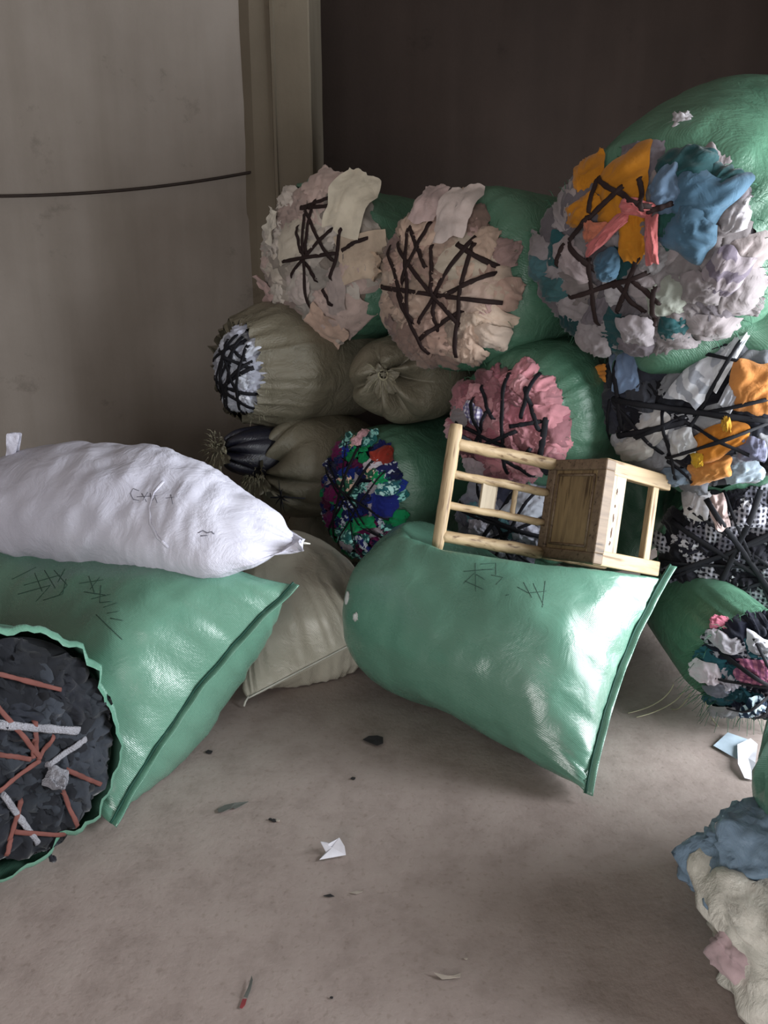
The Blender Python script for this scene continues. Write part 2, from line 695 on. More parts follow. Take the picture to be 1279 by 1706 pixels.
    def straps(s, lines, mat, w=0.007, name='lacing_strap', thick=.28):
        bvh = BVHTree.FromPolygons(s.polyv, s.polyf)
        for ln in lines:
            (a0, b0, a1, b1) = ln[:4]
            ww = ln[4] if len(ln) > 4 else w
            y0, z0 = s.plane(a0, b0)
            y1, z1 = s.plane(a1, b1)
            N = 22
            xs = []
            for i in range(N + 1):
                u = i / N
                y, z = y0 + (y1 - y0) * u, z0 + (z1 - z0) * u
                hit = bvh.ray_cast(V((1.5, y, z)) + V((s.o.x, s.o.y, s.o.z)), V((-1, 0, 0)))
                q = s.dome(y, z)[0]
                x = hit[0].x - s.o.x if hit[0] is not None else q.x
                x = max(x, q.x - .02)
                xs.append((x, y, z))
            hs = [x[0] for x in xs]
            hs = [max(hs[max(0, i - 1):i + 2]) for i in range(N + 1)]
            for _ in range(3):
                hs = [(hs[max(i - 1, 0)] + 2 * hs[i] + hs[min(i + 1, N)]) / 4 for i in range(N + 1)]
            for i, dz in ((0, .022), (1, .008), (N, .022), (N - 1, .008)):
                hs[i] -= dz
            pts = [V((hs[i] + .005, xs[i][1], xs[i][2])) + s.o for i in range(N + 1)]
            ns = [s.dome(xs[i][1], xs[i][2])[1] for i in range(N + 1)]
            tw = s.rnd.uniform(0, 6)
            rr = [ww * (1 + .3 * nz(i * .5, tw, 0)) for i in range(N + 1)]
            g = Geo()
            g.tube(pts, rr, 8, flat=(ns, thick))
            g.build(name, mat, s.root)

    def chords(s, n, mat, w=0.006, c=(0, 0)):
        """random lacing passing near the middle"""
        bvh = None
        L_ = []
        for i in range(n):
            th = PI * i / n + s.rnd.uniform(-.2, .2)
            o = s.rnd.uniform(-.35, .35)
            y0, z0 = cos(th) * .97, sin(th) * .97
            th2 = th + PI + o * 1.6
            y1, z1 = cos(th2) * .97, sin(th2) * .97
            L_.append((y0 * s.ry, z0 * s.rz, y1 * s.ry, z1 * s.rz))
        pl = s.plane
        s.plane = lambda a, b_: (a, b_)
        s.straps([l + (s.rnd.uniform(w * .7, w * 1.4),) for l in L_], mat)
        s.plane = pl


# ================================================================== THE SETTING
def struct(name, v, f, mat, smooth=False):
    o = obj(name, v, f, mat, None, smooth)
    o['kind'] = 'structure'
    return o


def slab(name, a, b_, z0, z1, th, mat):
    """upright wall from a to b (xy) with thickness th to the left of a->b"""
    a, b_ = V((a[0], a[1], 0)), V((b_[0], b_[1], 0))
    d = (b_ - a).normalized()
    n = V((-d.y, d.x, 0)) * th
    v = [a, b_, b_ + n, a + n]
    v = [V((p.x, p.y, z0)) for p in v] + [V((p.x, p.y, z1)) for p in v]
    return v, [(3, 2, 1, 0), (4, 5, 6, 7), (0, 1, 5, 4), (1, 2, 6, 5), (2, 3, 7, 6), (3, 0, 4, 7)]


struct('floor', *box_geo(-4.2, 4.4, -2.6, 6.2, -0.1, 0.0), CONCRETE)
struct('ceiling', *box_geo(-4.2, 4.4, -2.6, 6.2, 4.6, 4.7), PLASTER)
WLA, WLB = (-4.0, 3.95), (-0.80, 5.044)
# left wall: a gently uneven plastered surface
NX, NZ = 90, 110
vs, fs = [], []
da = V((WLB[0] - WLA[0], WLB[1] - WLA[1], 0))
nrm = V((da.y, -da.x, 0)).normalized()
for i in range(NX + 1):
    for k in range(NZ + 1):
        u = i / NX
        p = V((WLA[0], WLA[1], 0)) + da * u
        p.z = 4.6 * k / NZ
        d = 0.018 * nz(p.x * 1.3, p.z * 1.3, 2) + 0.006 * nz(p.x * 6, p.z * 6, 5)
        # old render edge below the cable: lower coat stands slightly proud
        zb = 2.05 + 0.02 * nz(p.x * 8, 0, 3)
        d += 0.016 * max(0, min(1, (zb - p.z) / 0.04))
        vs.append(p + nrm * d)
nn = len(vs)
vs += [p - nrm * 0.2 for p in (vs[0], vs[NZ], vs[NX * (NZ + 1)], vs[nn - 1])]
for i in range(NX):
    for k in range(NZ):
        a = i * (NZ + 1) + k
        fs.append((a, a + NZ + 1, a + NZ + 2, a + 1))
fs.append((nn, nn + 1, nn + 3, nn + 2))
struct('wall_left', vs, fs, PLASTER, True)
struct('wall_back', *slab('b', (-1.2, 5.75), (4.4, 5.75), 0, 4.6, 0.2, DARK_BROWN), DARK_BROWN)
# right wall with a wide side door
g = Geo()
g.add(*box_geo(3.7, 3.9, 2.85, 6.0, 0, 4.6))
g.add(*box_geo(3.7, 3.9, -2.6, 0.05, 0, 4.6))
g.add(*box_geo(3.7, 3.9, 0.05, 2.85, 2.7, 4.6))
g.build('wall_right', PLASTER, None, False)['kind'] = 'structure'
g = Geo()
g.add(*box_geo(-4.2, -2.3, -2.3, -2.1, 0, 4.6))
g.add(*box_geo(0.3, 3.9, -2.3, -2.1, 0, 4.6))
g.add(*box_geo(-2.3, 0.3, -2.3, -2.1, 2.3, 4.6))
g.build('wall_front', PLASTER, None, False)['kind'] = 'structure'
struct('wall_side', *box_geo(-4.2, -4.0, -2.3, 4.1, 0, 4.6), PLASTER)

# column at the end of the left wall: pilaster, a raised arris strip, side face
xa, xb = P(425, 200, 5.0).x, P(519, 200, 4.93).x
xm = P(459, 200, 4.95).x
nz_c = 60
vs, fs = [], []
prof = [(xa - .14, 5.08), (xa - .012, 4.985), (xm - .018, 4.955), (xm - .012, 4.93), (xm + .004, 4.925), (xm + .010, 4.945),
        (xb - .012, 4.925), (xb, 4.935), (xb + .005, 5.75), (xa - .14, 5.75)]
for k in range(nz_c + 1):
    z = 4.6 * k / nz_c
    for i, (x, y) in enumerate(prof):
        w = 0.006 if i in (1, 2, 6, 7) else 0.003
        vs.append(V((x + w * nz(z * 3, i * 3.1, 0), y + w * nz(z * 3, i * 5.1, 7), z)))
n = len(prof)
for k in range(nz_c):
    for i in range(n):
        j = (i + 1) % n
        fs.append((k * n + i, k * n + j, (k + 1) * n + j, (k + 1) * n + i))
struct('trim_1', vs, fs, PLASTER2)

# cable sagging along the wall, hung on a nail by the column
pts = []
for i in range(40):
    u = i / 39
    px = -260 + (428 + 260) * u
    if px > 0:
        q = px / 428
        py = 328 - 6 * q - 36 * q ** 2.2
    else:
        py = 328 + px * 0.02
    yy = WLA[1] + da.y * ((P(px, py, 4.6).x - WLA[0]) / da.x)
    for _ in range(3):
        yy = WLA[1] + da.y * ((P(px, py, yy).x - WLA[0]) / da.x)
    pts.append(P(px, py, yy) + nrm * 0.03)
g = Geo()
g.tube(pts, 0.0085, 8)
o = g.build('cable', plain('black_cable', (52, 42, 38), .6))
tag(o, 'thin dark cable sagging across the left plaster wall to a nail by the column', 'cable')
g = Geo()
e = pts[-1]
g.tube([e - nrm * .05 + V((.0, 0, .01)), e + nrm * .03 + V((0, 0, .015))], .012, 8)
g.tube([e + V((-.02, 0, -.01)), e + V((.02, 0, -.02)), e + V((.03, 0, .02)), e + V((-.01, 0, .03)), e + V((-.03, 0, .0))], .009, 6)
g.build('knot', plain('black_cable_knot', (44, 34, 30), .6), o)

# ================================================================== FOREGROUND SACKS
def end_seam_sack(name, label, A, B, d, L, bmax, amid, mat, thread, seed, ked=None, zc=None, wr=0.02, group=None, wseed=0.3,
                  cat='sack', bow=0.05, press=None, zend=None):
    """big sack lying on its side, its stitched end a straight line from A to B"""
    A, B, d = V(A), V(B), V(d).normalized()
    Sv = (A - B) / 2
    N = Sv.cross(d).normalized()
    if N.z < 0: N = -N
    mid = (A + B) / 2
    root = empty(name, Matrix.Translation(V((mid.x + d.x * L * .5, mid.y + d.y * L * .5, 0))))
    tag(root, label, cat, group)
    inv = root.matrix_world.inverted()
    k = []
    zc = zc or mid.z
    tab = ked or [(0, 1.0, .012), (.02, .99, .17), (.06, .965, .40), (.13, .93, .68), (.25, .88, .9), (.45, .85, 1.0), (.74, .84, 1.0),
                  (.9, .74, .86), (.975, .5, .55), (1.0, .06, .06)]
    for t, a, b_ in tab:
        c = mid + d * (t * L)
        c.z = mid.z + (zc - mid.z) * min(1, t * 2) + (zend or 0) * t
        k.append((t, c, Sv * a * (1 if t < .05 else 1), N * (b_ * bmax)))
    w = seam_wrinkle(wr * .62, 26, 0.10, wseed)
    o, pts, (nu, nv) = sack_loft(k, mat, 'sack_body', None, wrinkle=w, seed=seed, lump=.018, bowv=d * bow, press=press)
    o.parent = root
    for v in o.data.vertices:
        v.co = inv @ v.co
    # hem beyond the stitches: a narrow doubled strip following the bowed seam
    n = 60
    vs, fs = [], []
    pp = []
    for i in range(n + 1):
        u = i / n
        sx = 2 * u - 1
        p = B + (A - B) * u + d * (bow * (1 - sx * sx)) + N * (0.01 * nz(u * 7, seed, 0))
        for j in range(4):
            q = p - d * (j * .010 - .006) + N * (0.004 * nz(u * 14, j * .6, seed))
            if q.z < .006: q.z = .006
            vs.append(inv @ q)
        q = p - d * .002 + N * (.0075 + .002 * nz(i * .6, 3, seed))
        if q.z < .008: q.z = .008
        pp.append(inv @ q)
        if i < n:
            for j in range(3):
                a = i * 4 + j
                fs.append((a, a + 1, a + 5, a + 4))
    hm = obj('hem', vs, fs, mat, root)
    md = hm.modifiers.new('solid', 'SOLIDIFY')
    md.thickness = .004
    md.offset = 0
    g = Geo()
    g.tube(pp, [.004 + .0016 * nz(i * 1.3, seed, 0) for i in range(n + 1)], 6)
    g.build('stitching', thread, root)
    return root, o, (A, B, d, N)


# green sack with the chair on it: the chair presses a dent into its top
CH_P, CH_W, CH_H, CH_D = V((0.644, 2.963, 0.721)), V((.157, .308, .938)), V((-.835, -.467, .293)), V((.528, -.829, .184))


def chair_dent(q):
    r = q - CH_P
    w, h, d = r.dot(CH_W), r.dot(CH_H), r.dot(CH_D)
    out = max(0, -.44 - h, h - .47) + max(0, -.16 - d)
    lim = -.232 + .55 * out + max(0, d - .29) * .12
    if w > lim:
        q = q - CH_W * (w - lim)
    return q


B1, A1 = PZ(975, 1322, .03), P(1116, 942, 2.62)
front, front_body, fr = end_seam_sack(
    'green_sack', 'bulging mint green woven sack on the floor under the overturned wooden chair', A1, B1, (-.80, .60, 0.0), 1.10, .31,
    .8, GREEN, THREAD_G, 3, wr=.022, bow=.04, press=chair_dent, zend=.05)
bm = bmesh.new()
for (px, py, sx, sz) in ((593, 1028, .013, .02), (579, 998, .010, .034)):
    vv = bmesh.ops.create_icosphere(bm, subdivisions=3, radius=1)['verts']
    dd = ray(px, py).normalized()
    h = BVHTree.FromPolygons([front.matrix_world @ v.co for v in front_body.data.vertices], [tuple(p.vertices) for p in front_body.data.polygons]).ray_cast(V((0, 0, CAMZ)), dd)
    c = h[0] if h[0] is not None else P(px, py, 2.78)
    for v in vv:
        n = v.co.normalized()
        k = .7 + 1.0 * abs(nz(n.x * 2.4 + px, n.y * 2.4, n.z * 2.4))
        v.co = front.matrix_world.inverted() @ (c + V((n.x * sx, n.y * .010, n.z * sz)) * k)
me = bpy.data.meshes.new('torn_patch')
bm.to_mesh(me)
bm.free()
me.materials.append(cloth((196, 198, 196)))
me.polygons.foreach_set('use_smooth', [True] * len(me.polygons))
o = bpy.data.objects.new('torn_patch', me)
COL.objects.link(o)
o.parent = front
o['label'] = 'pale cloth showing through tears at the blunt end'

# left green sack
B2, A2 = PZ(186, 1372, .03), P(490, 972, 2.45)
left, left_body, lf = end_seam_sack(
    'green_sack', 'large mint green woven sack at left lying under the white bag', A2, B2, (-.73, .68, 0.0), 1.6, .33, .8, GREEN, THREAD_G,
    11, wr=.02, wseed=4.4, bow=.06, ked=[(0, 1.0, .012), (.015, .99, .24), (.045, .965, .52), (.09, .93, .78), (.18, .88, .94), (.4, .85, 1.0), (.74, .84, 1.0),
              (.9, .74, .86), (.975, .5, .55), (1.0, .06, .06)])

# pale beige sack between the two green ones
B3, A3 = PZ(415, 1162, .03), P(650, 1040, 2.95)
d3 = V((.10, 1, 0.0)).normalized()
mid3 = (A3 + B3) / 2
root = empty('beige_sack', Matrix.Translation(V((mid3.x, mid3.y + .4, 0))))
tag(root, 'pale beige woven sack standing on the floor between the two large green sacks', 'sack')
inv = root.matrix_world.inverted()
Sv = (A3 - B3) / 2
Nv = V((-.2, 0.15, 1)).normalized()
ks = []
for t, a, b_, up_ in [(0, 1, .01, 0), (.03, .97, .07, .01), (.08, .92, .15, .03), (.17, .87, .22, .06), (.32, .84, .27, .09), (.6, .84, .29, .11), (.85, .7, .24, .1),
                      (.96, .45, .14, .1), (1, .1, .02, .1)]:
    ks.append((t, mid3 + d3 * (t * .8) + V((-.12 * min(1, t * 4) - .03 * t, 0, up_ - .02 * min(1, t * 4))), (Sv * a).lerp(V((Sv.length * a * 1.0, 0, -.04)), min(1, t * 4)), Nv * b_))
ob, _, _ = sack_loft(ks, BEIGE, 'sack_body', None, wrinkle=seam_wrinkle(.02, 18, .18, 2.2), seed=21, lump=.02)
ob.parent = root
for v in ob.data.vertices:
    v.co = inv @ v.co
pixel = [(x, y) for x, y in [(418, 1158), (440, 1140), (470, 1120), (500, 1100), (530, 1082), (553, 1070)]]
bv_pts = [B3 + (A3 - B3) * (i / 30) - d3 * .006 + V((0, 0, .004)) for i in range(31)]
g = Geo()
g.tube([inv @ (p + V((0, -.004, .003 * nz(i, 2, 2)))) for i, p in enumerate(bv_pts)], .004, 6)
g.tube([inv @ p for p in (B3 + V((0, -.01, .01)), B3 + V((-.012, -.02, -.008)), B3 + V((-.016, -.03, -.022)))], .004, 6)
g.build('stitching', THREAD_W, root)

# white bag lying on the left green sack
root = empty('white_bag', Matrix.Translation(P(230, 850, 2.75) - V((0, 0, .2))))
tag(root, 'long white cloth bag slumped across the top of the left green sack', 'bag')
inv = root.matrix_world.inverted()


def sec(px, ytop, ybot, Y, th, slx=0, dirn=V((.15, 1, 0))):
    a = P(px + slx, ytop, Y + .06)
    b_ = P(px - slx, ybot, Y - .06)
    return (a + b_) / 2, (a - b_) / 2, dirn.normalized() * th


wk = [(0, -60, 800, 850, 2.95, .05, 0), (.08, -35, 775, 890, 2.93, .14, 0), (.2, 40, 752, 925, 2.88, .2, 10), (.36, 140, 742, 943, 2.8, .23, 12),
      (.52, 235, 748, 948, 2.72, .24, 14), (.66, 318, 780, 953, 2.63, .23, 14), (.78, 385, 822, 953, 2.56, .19, 12),
      (.88, 438, 852, 942, 2.52, .13, 8), (.955, 478, 883, 922, 2.5, .06, 3), (1.0, 503, 903, 909, 2.49, .012, 0)]
ks = []
for t, px, yt, yb, Y, th, sl in wk:
    c, a, b_ = sec(px, yt, yb, Y, th, sl)
    ks.append((t, c, a, b_))


def wwr(t, th, p):
    e = exp(-((t - .45) / .3) ** 2)
    a = nz(t * 26 + 1.2 * sin(th * 2), th * 1.0, 2) * .005 * e
    a += .008 * nz(t * 80 + th, th * 1.5, 8) * exp(-((t - .62) / .14) ** 2)
    a += .014 * nz(cos(th) * 5, sin(th) * 5, 3) * exp(-abs(t - 1) / .12)
    return a


wbody, _, _ = sack_loft(ks, WHITE, 'bag_body', None, nu=130, wrinkle=wwr, seed=31, lump=.025)
wbody.parent = root
for v in wbody.data.vertices:
    v.co = inv @ v.co
g = Geo()
tp = P(503, 905, 2.49)
g.tube([inv @ (tp + V((-.01, 0, 0))), inv @ (tp + V((.012, 0, .0))), inv @ (tp + V((.028, 0, -.002)))], [.006, .004, .0015], 6)
g.build('tie_thread', THREAD_W, root)
# gathered neck with its loose ends standing up at far left
g = Geo()
nk = P(-8, 775, 2.93)
tw = P(22, 722, 2.93)
base = P(16, 772, 2.93)
for k_ in range(2):
    vs, fs = [], []
    for i in range(9):
        u = i / 8
        c = base.lerp(tw, u) + V((.0, .02 * k_, 0))
        hw = .024 * (0.7 + .5 * u)
        for j in range(5):
            v_ = j / 4 - .5
            vs.append(inv @ (c + V((v_ * hw * 2 * .9, .012 * nz(u * 4, v_ * 5, k_ * 7), .006 * nz(u * 3, v_ * 3, 1 + k_)))))
    for i in range(8):
        for j in range(4):
            a = i * 5 + j
            fs.append((a, a + 1, a + 6, a + 5))
    g.add(vs, fs)
g.tube([inv @ p for p in (P(-60, 800, 2.93), P(0, 776, 2.92), P(18, 765, 2.92), P(34, 768, 2.9))], [.02, .022, .018, .01], 8)
nko = g.build('tied_neck', WHITE, root)
md = nko.modifiers.new('s', 'SUBSURF'); md.levels = 1; md.render_levels = 2


def world_bvh_obj(o, root):
    """temporary view of a child in world space for writing strokes"""
    class T: pass
    return o


def strokes_on(o, root, strokes, mat, name='marker_writing', r=.0022):
    loc = root.matrix_world
    bvh = BVHTree.FromPolygons([loc @ v.co for v in o.data.vertices], [tuple(p.vertices) for p in o.data.polygons])
    inv = loc.inverted()
    g = Geo()
    cpos = V((0, 0, CAMZ))
    for st in strokes:
        pts, ns = [], []
        for i in range(len(st) - 1):
            m_ = max(2, int(math.hypot(st[i + 1][0] - st[i][0], st[i + 1][1] - st[i][1]) / 4))
            for k in range(m_ + (1 if i == len(st) - 2 else 0)):
                u = k / m_
                d = ray(st[i][0] + (st[i + 1][0] - st[i][0]) * u, st[i][1] + (st[i + 1][1] - st[i][1]) * u).normalized()
                h = bvh.ray_cast(cpos, d)
                if h[0] is not None:
                    n = h[1] if h[1].dot(d) < 0 else -h[1]
                    pts.append(inv @ (h[0] + n * .0006))
                    ns.append(n)
        if len(pts) > 1:
            g.tube(pts, r, 6, flat=(ns, .3))
    if g.v:
        return g.build(name, mat, root)


strokes_on(wbody, root, [[(232, 818), (222, 814), (217, 822), (222, 832), (232, 834)], [(236, 822), (244, 836)], [(246, 820), (238, 834)],
                         [(250, 822), (252, 836), (258, 828), (262, 838)], [(228, 828), (262, 826)], [(284, 824), (288, 840)], [(276, 830), (292, 828)]],
           INK_G, r=.0013)
# pale tape across the bag and a puckered tuft
strokes_on(wbody, root, [[(272, 802), (256, 820), (248, 845), (250, 872), (262, 895), (280, 912)]], WHITE, 'sewn_tape', .005)
strokes_on(wbody, root, [[(330, 888), (338, 884), (345, 888), (352, 886), (357, 890)], [(334, 893), (346, 892)]], INK_G, 'snag', .002)

strokes_on(front_body, front, [[(772, 952), (822, 948)], [(792, 938), (792, 985)], [(790, 955), (772, 972)], [(793, 957), (808, 966)], [(800, 940), (826, 938), (826, 958)],
                               [(802, 949), (825, 949)], [(774, 968), (806, 982)], [(818, 958), (838, 962), (826, 974)], [(862, 978), (880, 988), (910, 985)],
                               [(872, 970), (886, 996)], [(888, 972), (905, 1008)], [(842, 992), (850, 990)], [(908, 968), (903, 1012)]], INK, r=.0012)
strokes_on(left_body, left, [[(40, 975), (100, 958)], [(58, 955), (70, 985)], [(74, 950), (92, 980)], [(30, 990), (84, 975), (60, 1002)], [(90, 950), (112, 975), (98, 992)],
                             [(108, 948), (96, 970)], [(20, 965), (60, 945)], [(110, 965), (104, 990), (72, 1000)],
                             [(132, 972), (172, 966)], [(148, 960), (158, 990)], [(166, 962), (150, 982)], [(140, 986), (178, 992)], [(152, 998), (184, 990)],
                             [(168, 975), (166, 1004), (186, 1002)], [(172, 1012), (196, 1004)], [(178, 1022), (200, 1018)], [(160, 1024), (204, 1066)],
                             [(184, 1030), (206, 1034)]], INK, r=.0014)

# ================================================================== THE CHAIR
def chair():
    R = Matrix(((0.157, -0.835, 0.528), (0.308, -0.467, -0.829), (0.938, 0.293, 0.184)))
    M = R.to_4x4()
    M.translation = V((0.644, 2.963, 0.721))
    root = empty('wooden_chair', M)
    tag(root, 'small peeled-wood chair tipped on its side on top of the green sack', 'chair')
    W = .38
    hb, hl, D, rk, hs = .421, .373, .29, .103, .30

    def wood(name, c1, c2, dark, dirn):
        m, nt, b = newmat(name, .55, .35)
        sc = [26, 26, 26]
        sc[dirn] = 2.2
        co = coords(nt, tuple(sc))
        n1 = node(nt, 'ShaderNodeTexNoise', Scale=1.4, Detail=6.0, Roughness=.6, Distortion=.8)
        n2 = node(nt, 'ShaderNodeTexNoise', Scale=2.6, Detail=3.0)
        nt.links.new(co, n1.inputs['Vector'])
        nt.links.new(co, n2.inputs['Vector'])
        r1 = ramp(nt, n1.outputs['Fac'], [(.25, lin(c1)), (.6, lin(c2))]).outputs[0]
        r2 = ramp(nt, n2.outputs['Fac'], [(.32, lin(dark)), (.42, (1, 1, 1, 1))]).outputs[0]
        nt.links.new(mix(nt, .75, r1, r2, 'MULTIPLY'), b.inputs['Base Color'])
        bump(nt, b, n1.outputs['Fac'], .35, .004)
        return m
    WX = wood('peeled_wood_across', (140, 118, 90), (178, 156, 124), (130, 96, 66), 0)
    WY = wood('peeled_wood_upright', (136, 114, 86), (174, 152, 120), (120, 88, 60), 1)
    WZ = wood('peeled_wood_depth', (136, 114, 86), (174, 152, 120), (120, 88, 60), 2)
    PAN = wood('aged_panel_wood', (92, 76, 56), (130, 110, 80), (100, 72, 48), 0)
    FRM = wood('dark_frame_wood', (84, 68, 56), (116, 98, 80), (90, 66, 48), 1)
    APR = wood('pale_apron_wood', (140, 126, 106), (166, 152, 130), (110, 80, 60), 0)

    def pole(name, a, b_, r, mat, seed, par=root, n=18, taper=0.0, sq=0):
        a, b_ = V(a), V(b_)
        g = Geo()
        pts = [a.lerp(b_, i / n) for i in range(n + 1)]
        rr = [r * (1 + .10 * nz(i * .45, seed, 0) + taper * (i / n - .5)) for i in range(n + 1)]
        rr[0] *= .86
        rr[-1] *= .86
        pts = [p + V((nz(i * .3, seed, 1), 0, nz(i * .3, seed, 2))) * .003 for i, p in enumerate(pts)]
        g.tube(pts, rr, 14)
        return g.build(name, mat, par)

    def board(name, x0, x1, y0, y1, z0, z1, mat, bev=.006, par=root):
        bm = bmesh.new()
        v, f = box_geo(x0, x1, y0, y1, z0, z1)
        vv = [bm.verts.new(p) for p in v]
        for q in f:
            bm.faces.new([vv[i] for i in q])
        bmesh.ops.recalc_face_normals(bm, faces=bm.faces)
        bmesh.ops.bevel(bm, geom=bm.edges[:], offset=bev, segments=3, profile=.6, affect='EDGES')
        me = bpy.data.meshes.new(name)
        bm.to_mesh(me)
        bm.free()
        me.materials.append(mat)
        o = bpy.data.objects.new(name, me)
        COL.objects.link(o)
        o.parent = par
        return o
    h = W / 2
    for sx in (1, -1):
        pole('back_post', (sx * (h - .012), -hl * .96, .018), (sx * (h - .012), .0, .012), .023, WY, 3 + sx)
        pole('back_post', (sx * (h - .012), .0, .012), (sx * (h - .012), hb, -rk), .024, WY, 5 + sx, taper=-.1)
        board('front_leg', sx * (h - .020) - .029, sx * (h - .020) + .029, -hl, .0, D - .052, D - .006, WY, .007)
    pole('crest_rail', (-h - .045, hb, -rk), (h + .06, hb, -rk), .025, WX, 9, taper=.15)

    def bp(t):
        return (t * hb, -rk * t + .008 * (1 - t))
    for x in (.062, -.058):
        pole('back_spindle', (x, bp(.02)[0], bp(.02)[1]), (x, hb, -rk), .0165 if x > 0 else .015, WY, 11 + x)
    # little cross pieces of the far side seen through the back
    board('cross_slat', -.058, .062, hb * .50, hb * .68, -rk * .60 - .006, -rk * .60 + .006, APR, .003)
    pole('cross_peg', (-.058, hb * .33, -rk * .34), (.062, hb * .33, -rk * .34), .0105, WX, 15)
    # seat: frame with inset panel, apron under its front edge
    st = board('seat_panel', -h + .035, h - .035, -.014, -.004, .02, D - .03, PAN, .003)
    fo = board('seat_rail', h - .036, h + .006, -.045, .008, -.012, D, FRM, .008)
    board('seat_rail', -h - .006, -h + .036, -.045, .008, -.012, D, FRM, .008)
    board('seat_rail', -h + .034, h - .034, -.045, .007, -.012, .03, FRM, .006)
    board('seat_rail', -h + .034, h - .034, -.045, .007, D - .042, D, FRM, .006)
    # raised moulding inside the frame
    g = Geo()
    c = [(h - .055, .045), (-h + .055, .045), (-h + .055, D - .058), (h - .055, D - .058)]
    for i in range(4):
        a, b_ = c[i], c[(i + 1) % 4]
        g.tube([V((a[0], -.001, a[1])), V((b_[0], -.001, b_[1]))], .005, 8)
    g.build('panel_moulding', FRM, st)
    ap = board('front_apron', -h + .03, h - .03, -.12, -.03, D - .03, D - .008, APR, .006)
    g = Geo()
    for x, w in ((.085, .012), (-.015, .016), (-.07, .02), (.03, .006), (-.11, .008)):
        pts = [V((x + w * (k / 4 - .5) * 2, -.075 + .004 * nz(k, x * 40, 0), D - .0075)) for k in range(5)]
        g.tube(pts, [.001, .003, .0036, .0028, .001], 6, flat=([V((0, 0, 1))] * 5, .2))
    g.build('knot_marks', plain('dark_wood_knot', (88, 60, 48)), ap)
    pole('side_stretcher', (h - .02, -hs * .75, .02), (h - .02, -hs * .75, D - .03), .012, WZ, 21)
    pole('side_stretcher', (-h + .02, -hs * .75, .02), (-h + .02, -hs * .75, D - .03), .012, WZ, 22)
    board('front_stretcher', -h + .025, h - .025, -hs - .018, -hs + .018, D - .045, D - .015, WX, .007)
    pole('rear_stretcher', (-h + .015, -hs * .8, .02), (h - .015, -hs * .8, .02), .012, WX, 24)
    return root


chair()

# ================================================================== THE PILE
c_cream = [(cloth((198, 188, 178)), 5), (cloth((180, 168, 160)), 3), (cloth((206, 198, 190)), 3), (cloth((188, 168, 162)), 2)]
c_pinkish = [(cloth((196, 172, 156)), 5), (cloth((184, 156, 144)), 4), (cloth((208, 188, 172)), 2), (cloth((178, 150, 146)), 2)]
c_pink = [(cloth((186, 128, 136)), 6), (cloth((170, 108, 120)), 4), (cloth((196, 144, 150)), 2), (cloth((146, 98, 106)), 1)]
LG = cloth((136, 129, 132))
MG = cloth((102, 96, 102))
WH = cloth((172, 168, 173))
OR = cloth((186, 122, 34))
OR2 = cloth((214, 140, 62))
BL = cloth((70, 100, 122))
BL2 = cloth((92, 114, 138))
TEAL = cloth((34, 72, 76))
PK = cloth((190, 108, 108))
BK = cloth((26, 26, 34))
DG = cloth((46, 48, 58))
GRP = None

# cream bale, top left of the pile
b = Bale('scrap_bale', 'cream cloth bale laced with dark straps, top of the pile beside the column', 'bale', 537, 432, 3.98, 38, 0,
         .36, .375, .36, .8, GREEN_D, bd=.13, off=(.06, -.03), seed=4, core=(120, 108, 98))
b.fill(c_cream, 40, (.08, .14), .98, sq=.9, fold=.018)
b.put(583, 345, .09, .13, -10, cloth((218, 210, 192)), flap=.03, H=.01, sq=1, lift=.05)
b.put(500, 395, .13, .10, 20, cloth((204, 196, 182)), H=.01, sq=1, lift=.03)
b.put(463, 380, .05, .08, -25, cloth((214, 208, 196)), flap=.04, H=.01, sq=1, lift=.03)
b.put(540, 545, .11, .09, 40, cloth((204, 176, 160)), flap=.03, H=.01, sq=1, lift=.02)
b.put(452, 485, .06, .08, 20, cloth((204, 176, 172)), flap=.05, H=.01, sq=1, lift=.03)
b.put(600, 430, .08, .1, 10, cloth((206, 188, 168)), flap=.03, H=.01, sq=1, lift=.03)
b.put(500, 480, .09, .08, 0, cloth((194, 182, 178)), H=.02, lift=.03)
b.put(560, 480, .06, .11, 0, cloth((186, 172, 168)), H=.02, lift=.03, sq=.9)
b.straps([(518, 342, 528, 520), (505, 348, 562, 330), (515, 345, 565, 440), (565, 380, 490, 465), (478, 438, 572, 422), (503, 375, 514, 425),
          (585, 378, 560, 470), (512, 432, 540, 470), (530, 330, 520, 430), (505, 348, 562, 345), (575, 420, 640, 398), (545, 480, 565, 510)],
         STRAP_BROWN, .009)

# tan-pink bale beside it
b = Bale('scrap_bale', 'tan pink cloth bale with radiating dark straps, right of the cream one', 'bale', 745, 478, 3.45, 38, 0,
         .335, .335, .40, 1.15, GREEN_D, bd=.12, off=(.05, .03), seed=7, core=(110, 92, 84), fringe=(50, .7, plain('green_thread_a', (80, 130, 100))))
b.fill(c_pinkish, 54, (.065, .11), 1.0, fold=.016)
b.put(762, 368, .075, .10, 0, cloth((214, 200, 196)), flap=.03, H=.04, sq=.8, lift=.04)
b.put(722, 350, .07, .07, 0, cloth((196, 174, 172)), flap=.02, H=.05, sq=.7, lift=.04)
b.put(785, 440, .13, .09, -30, cloth((196, 184, 168)), H=.02, sq=.8, lift=.015)
b.put(800, 490, .11, .07, 5, cloth((190, 168, 156)), H=.03, lift=.02)
b.put(825, 560, .06, .06, 0, cloth((204, 186, 172)), H=.04, lift=.02)
b.put(640, 450, .05, .06, 0, cloth((196, 172, 150)), flap=.05, H=.02, lift=.03)
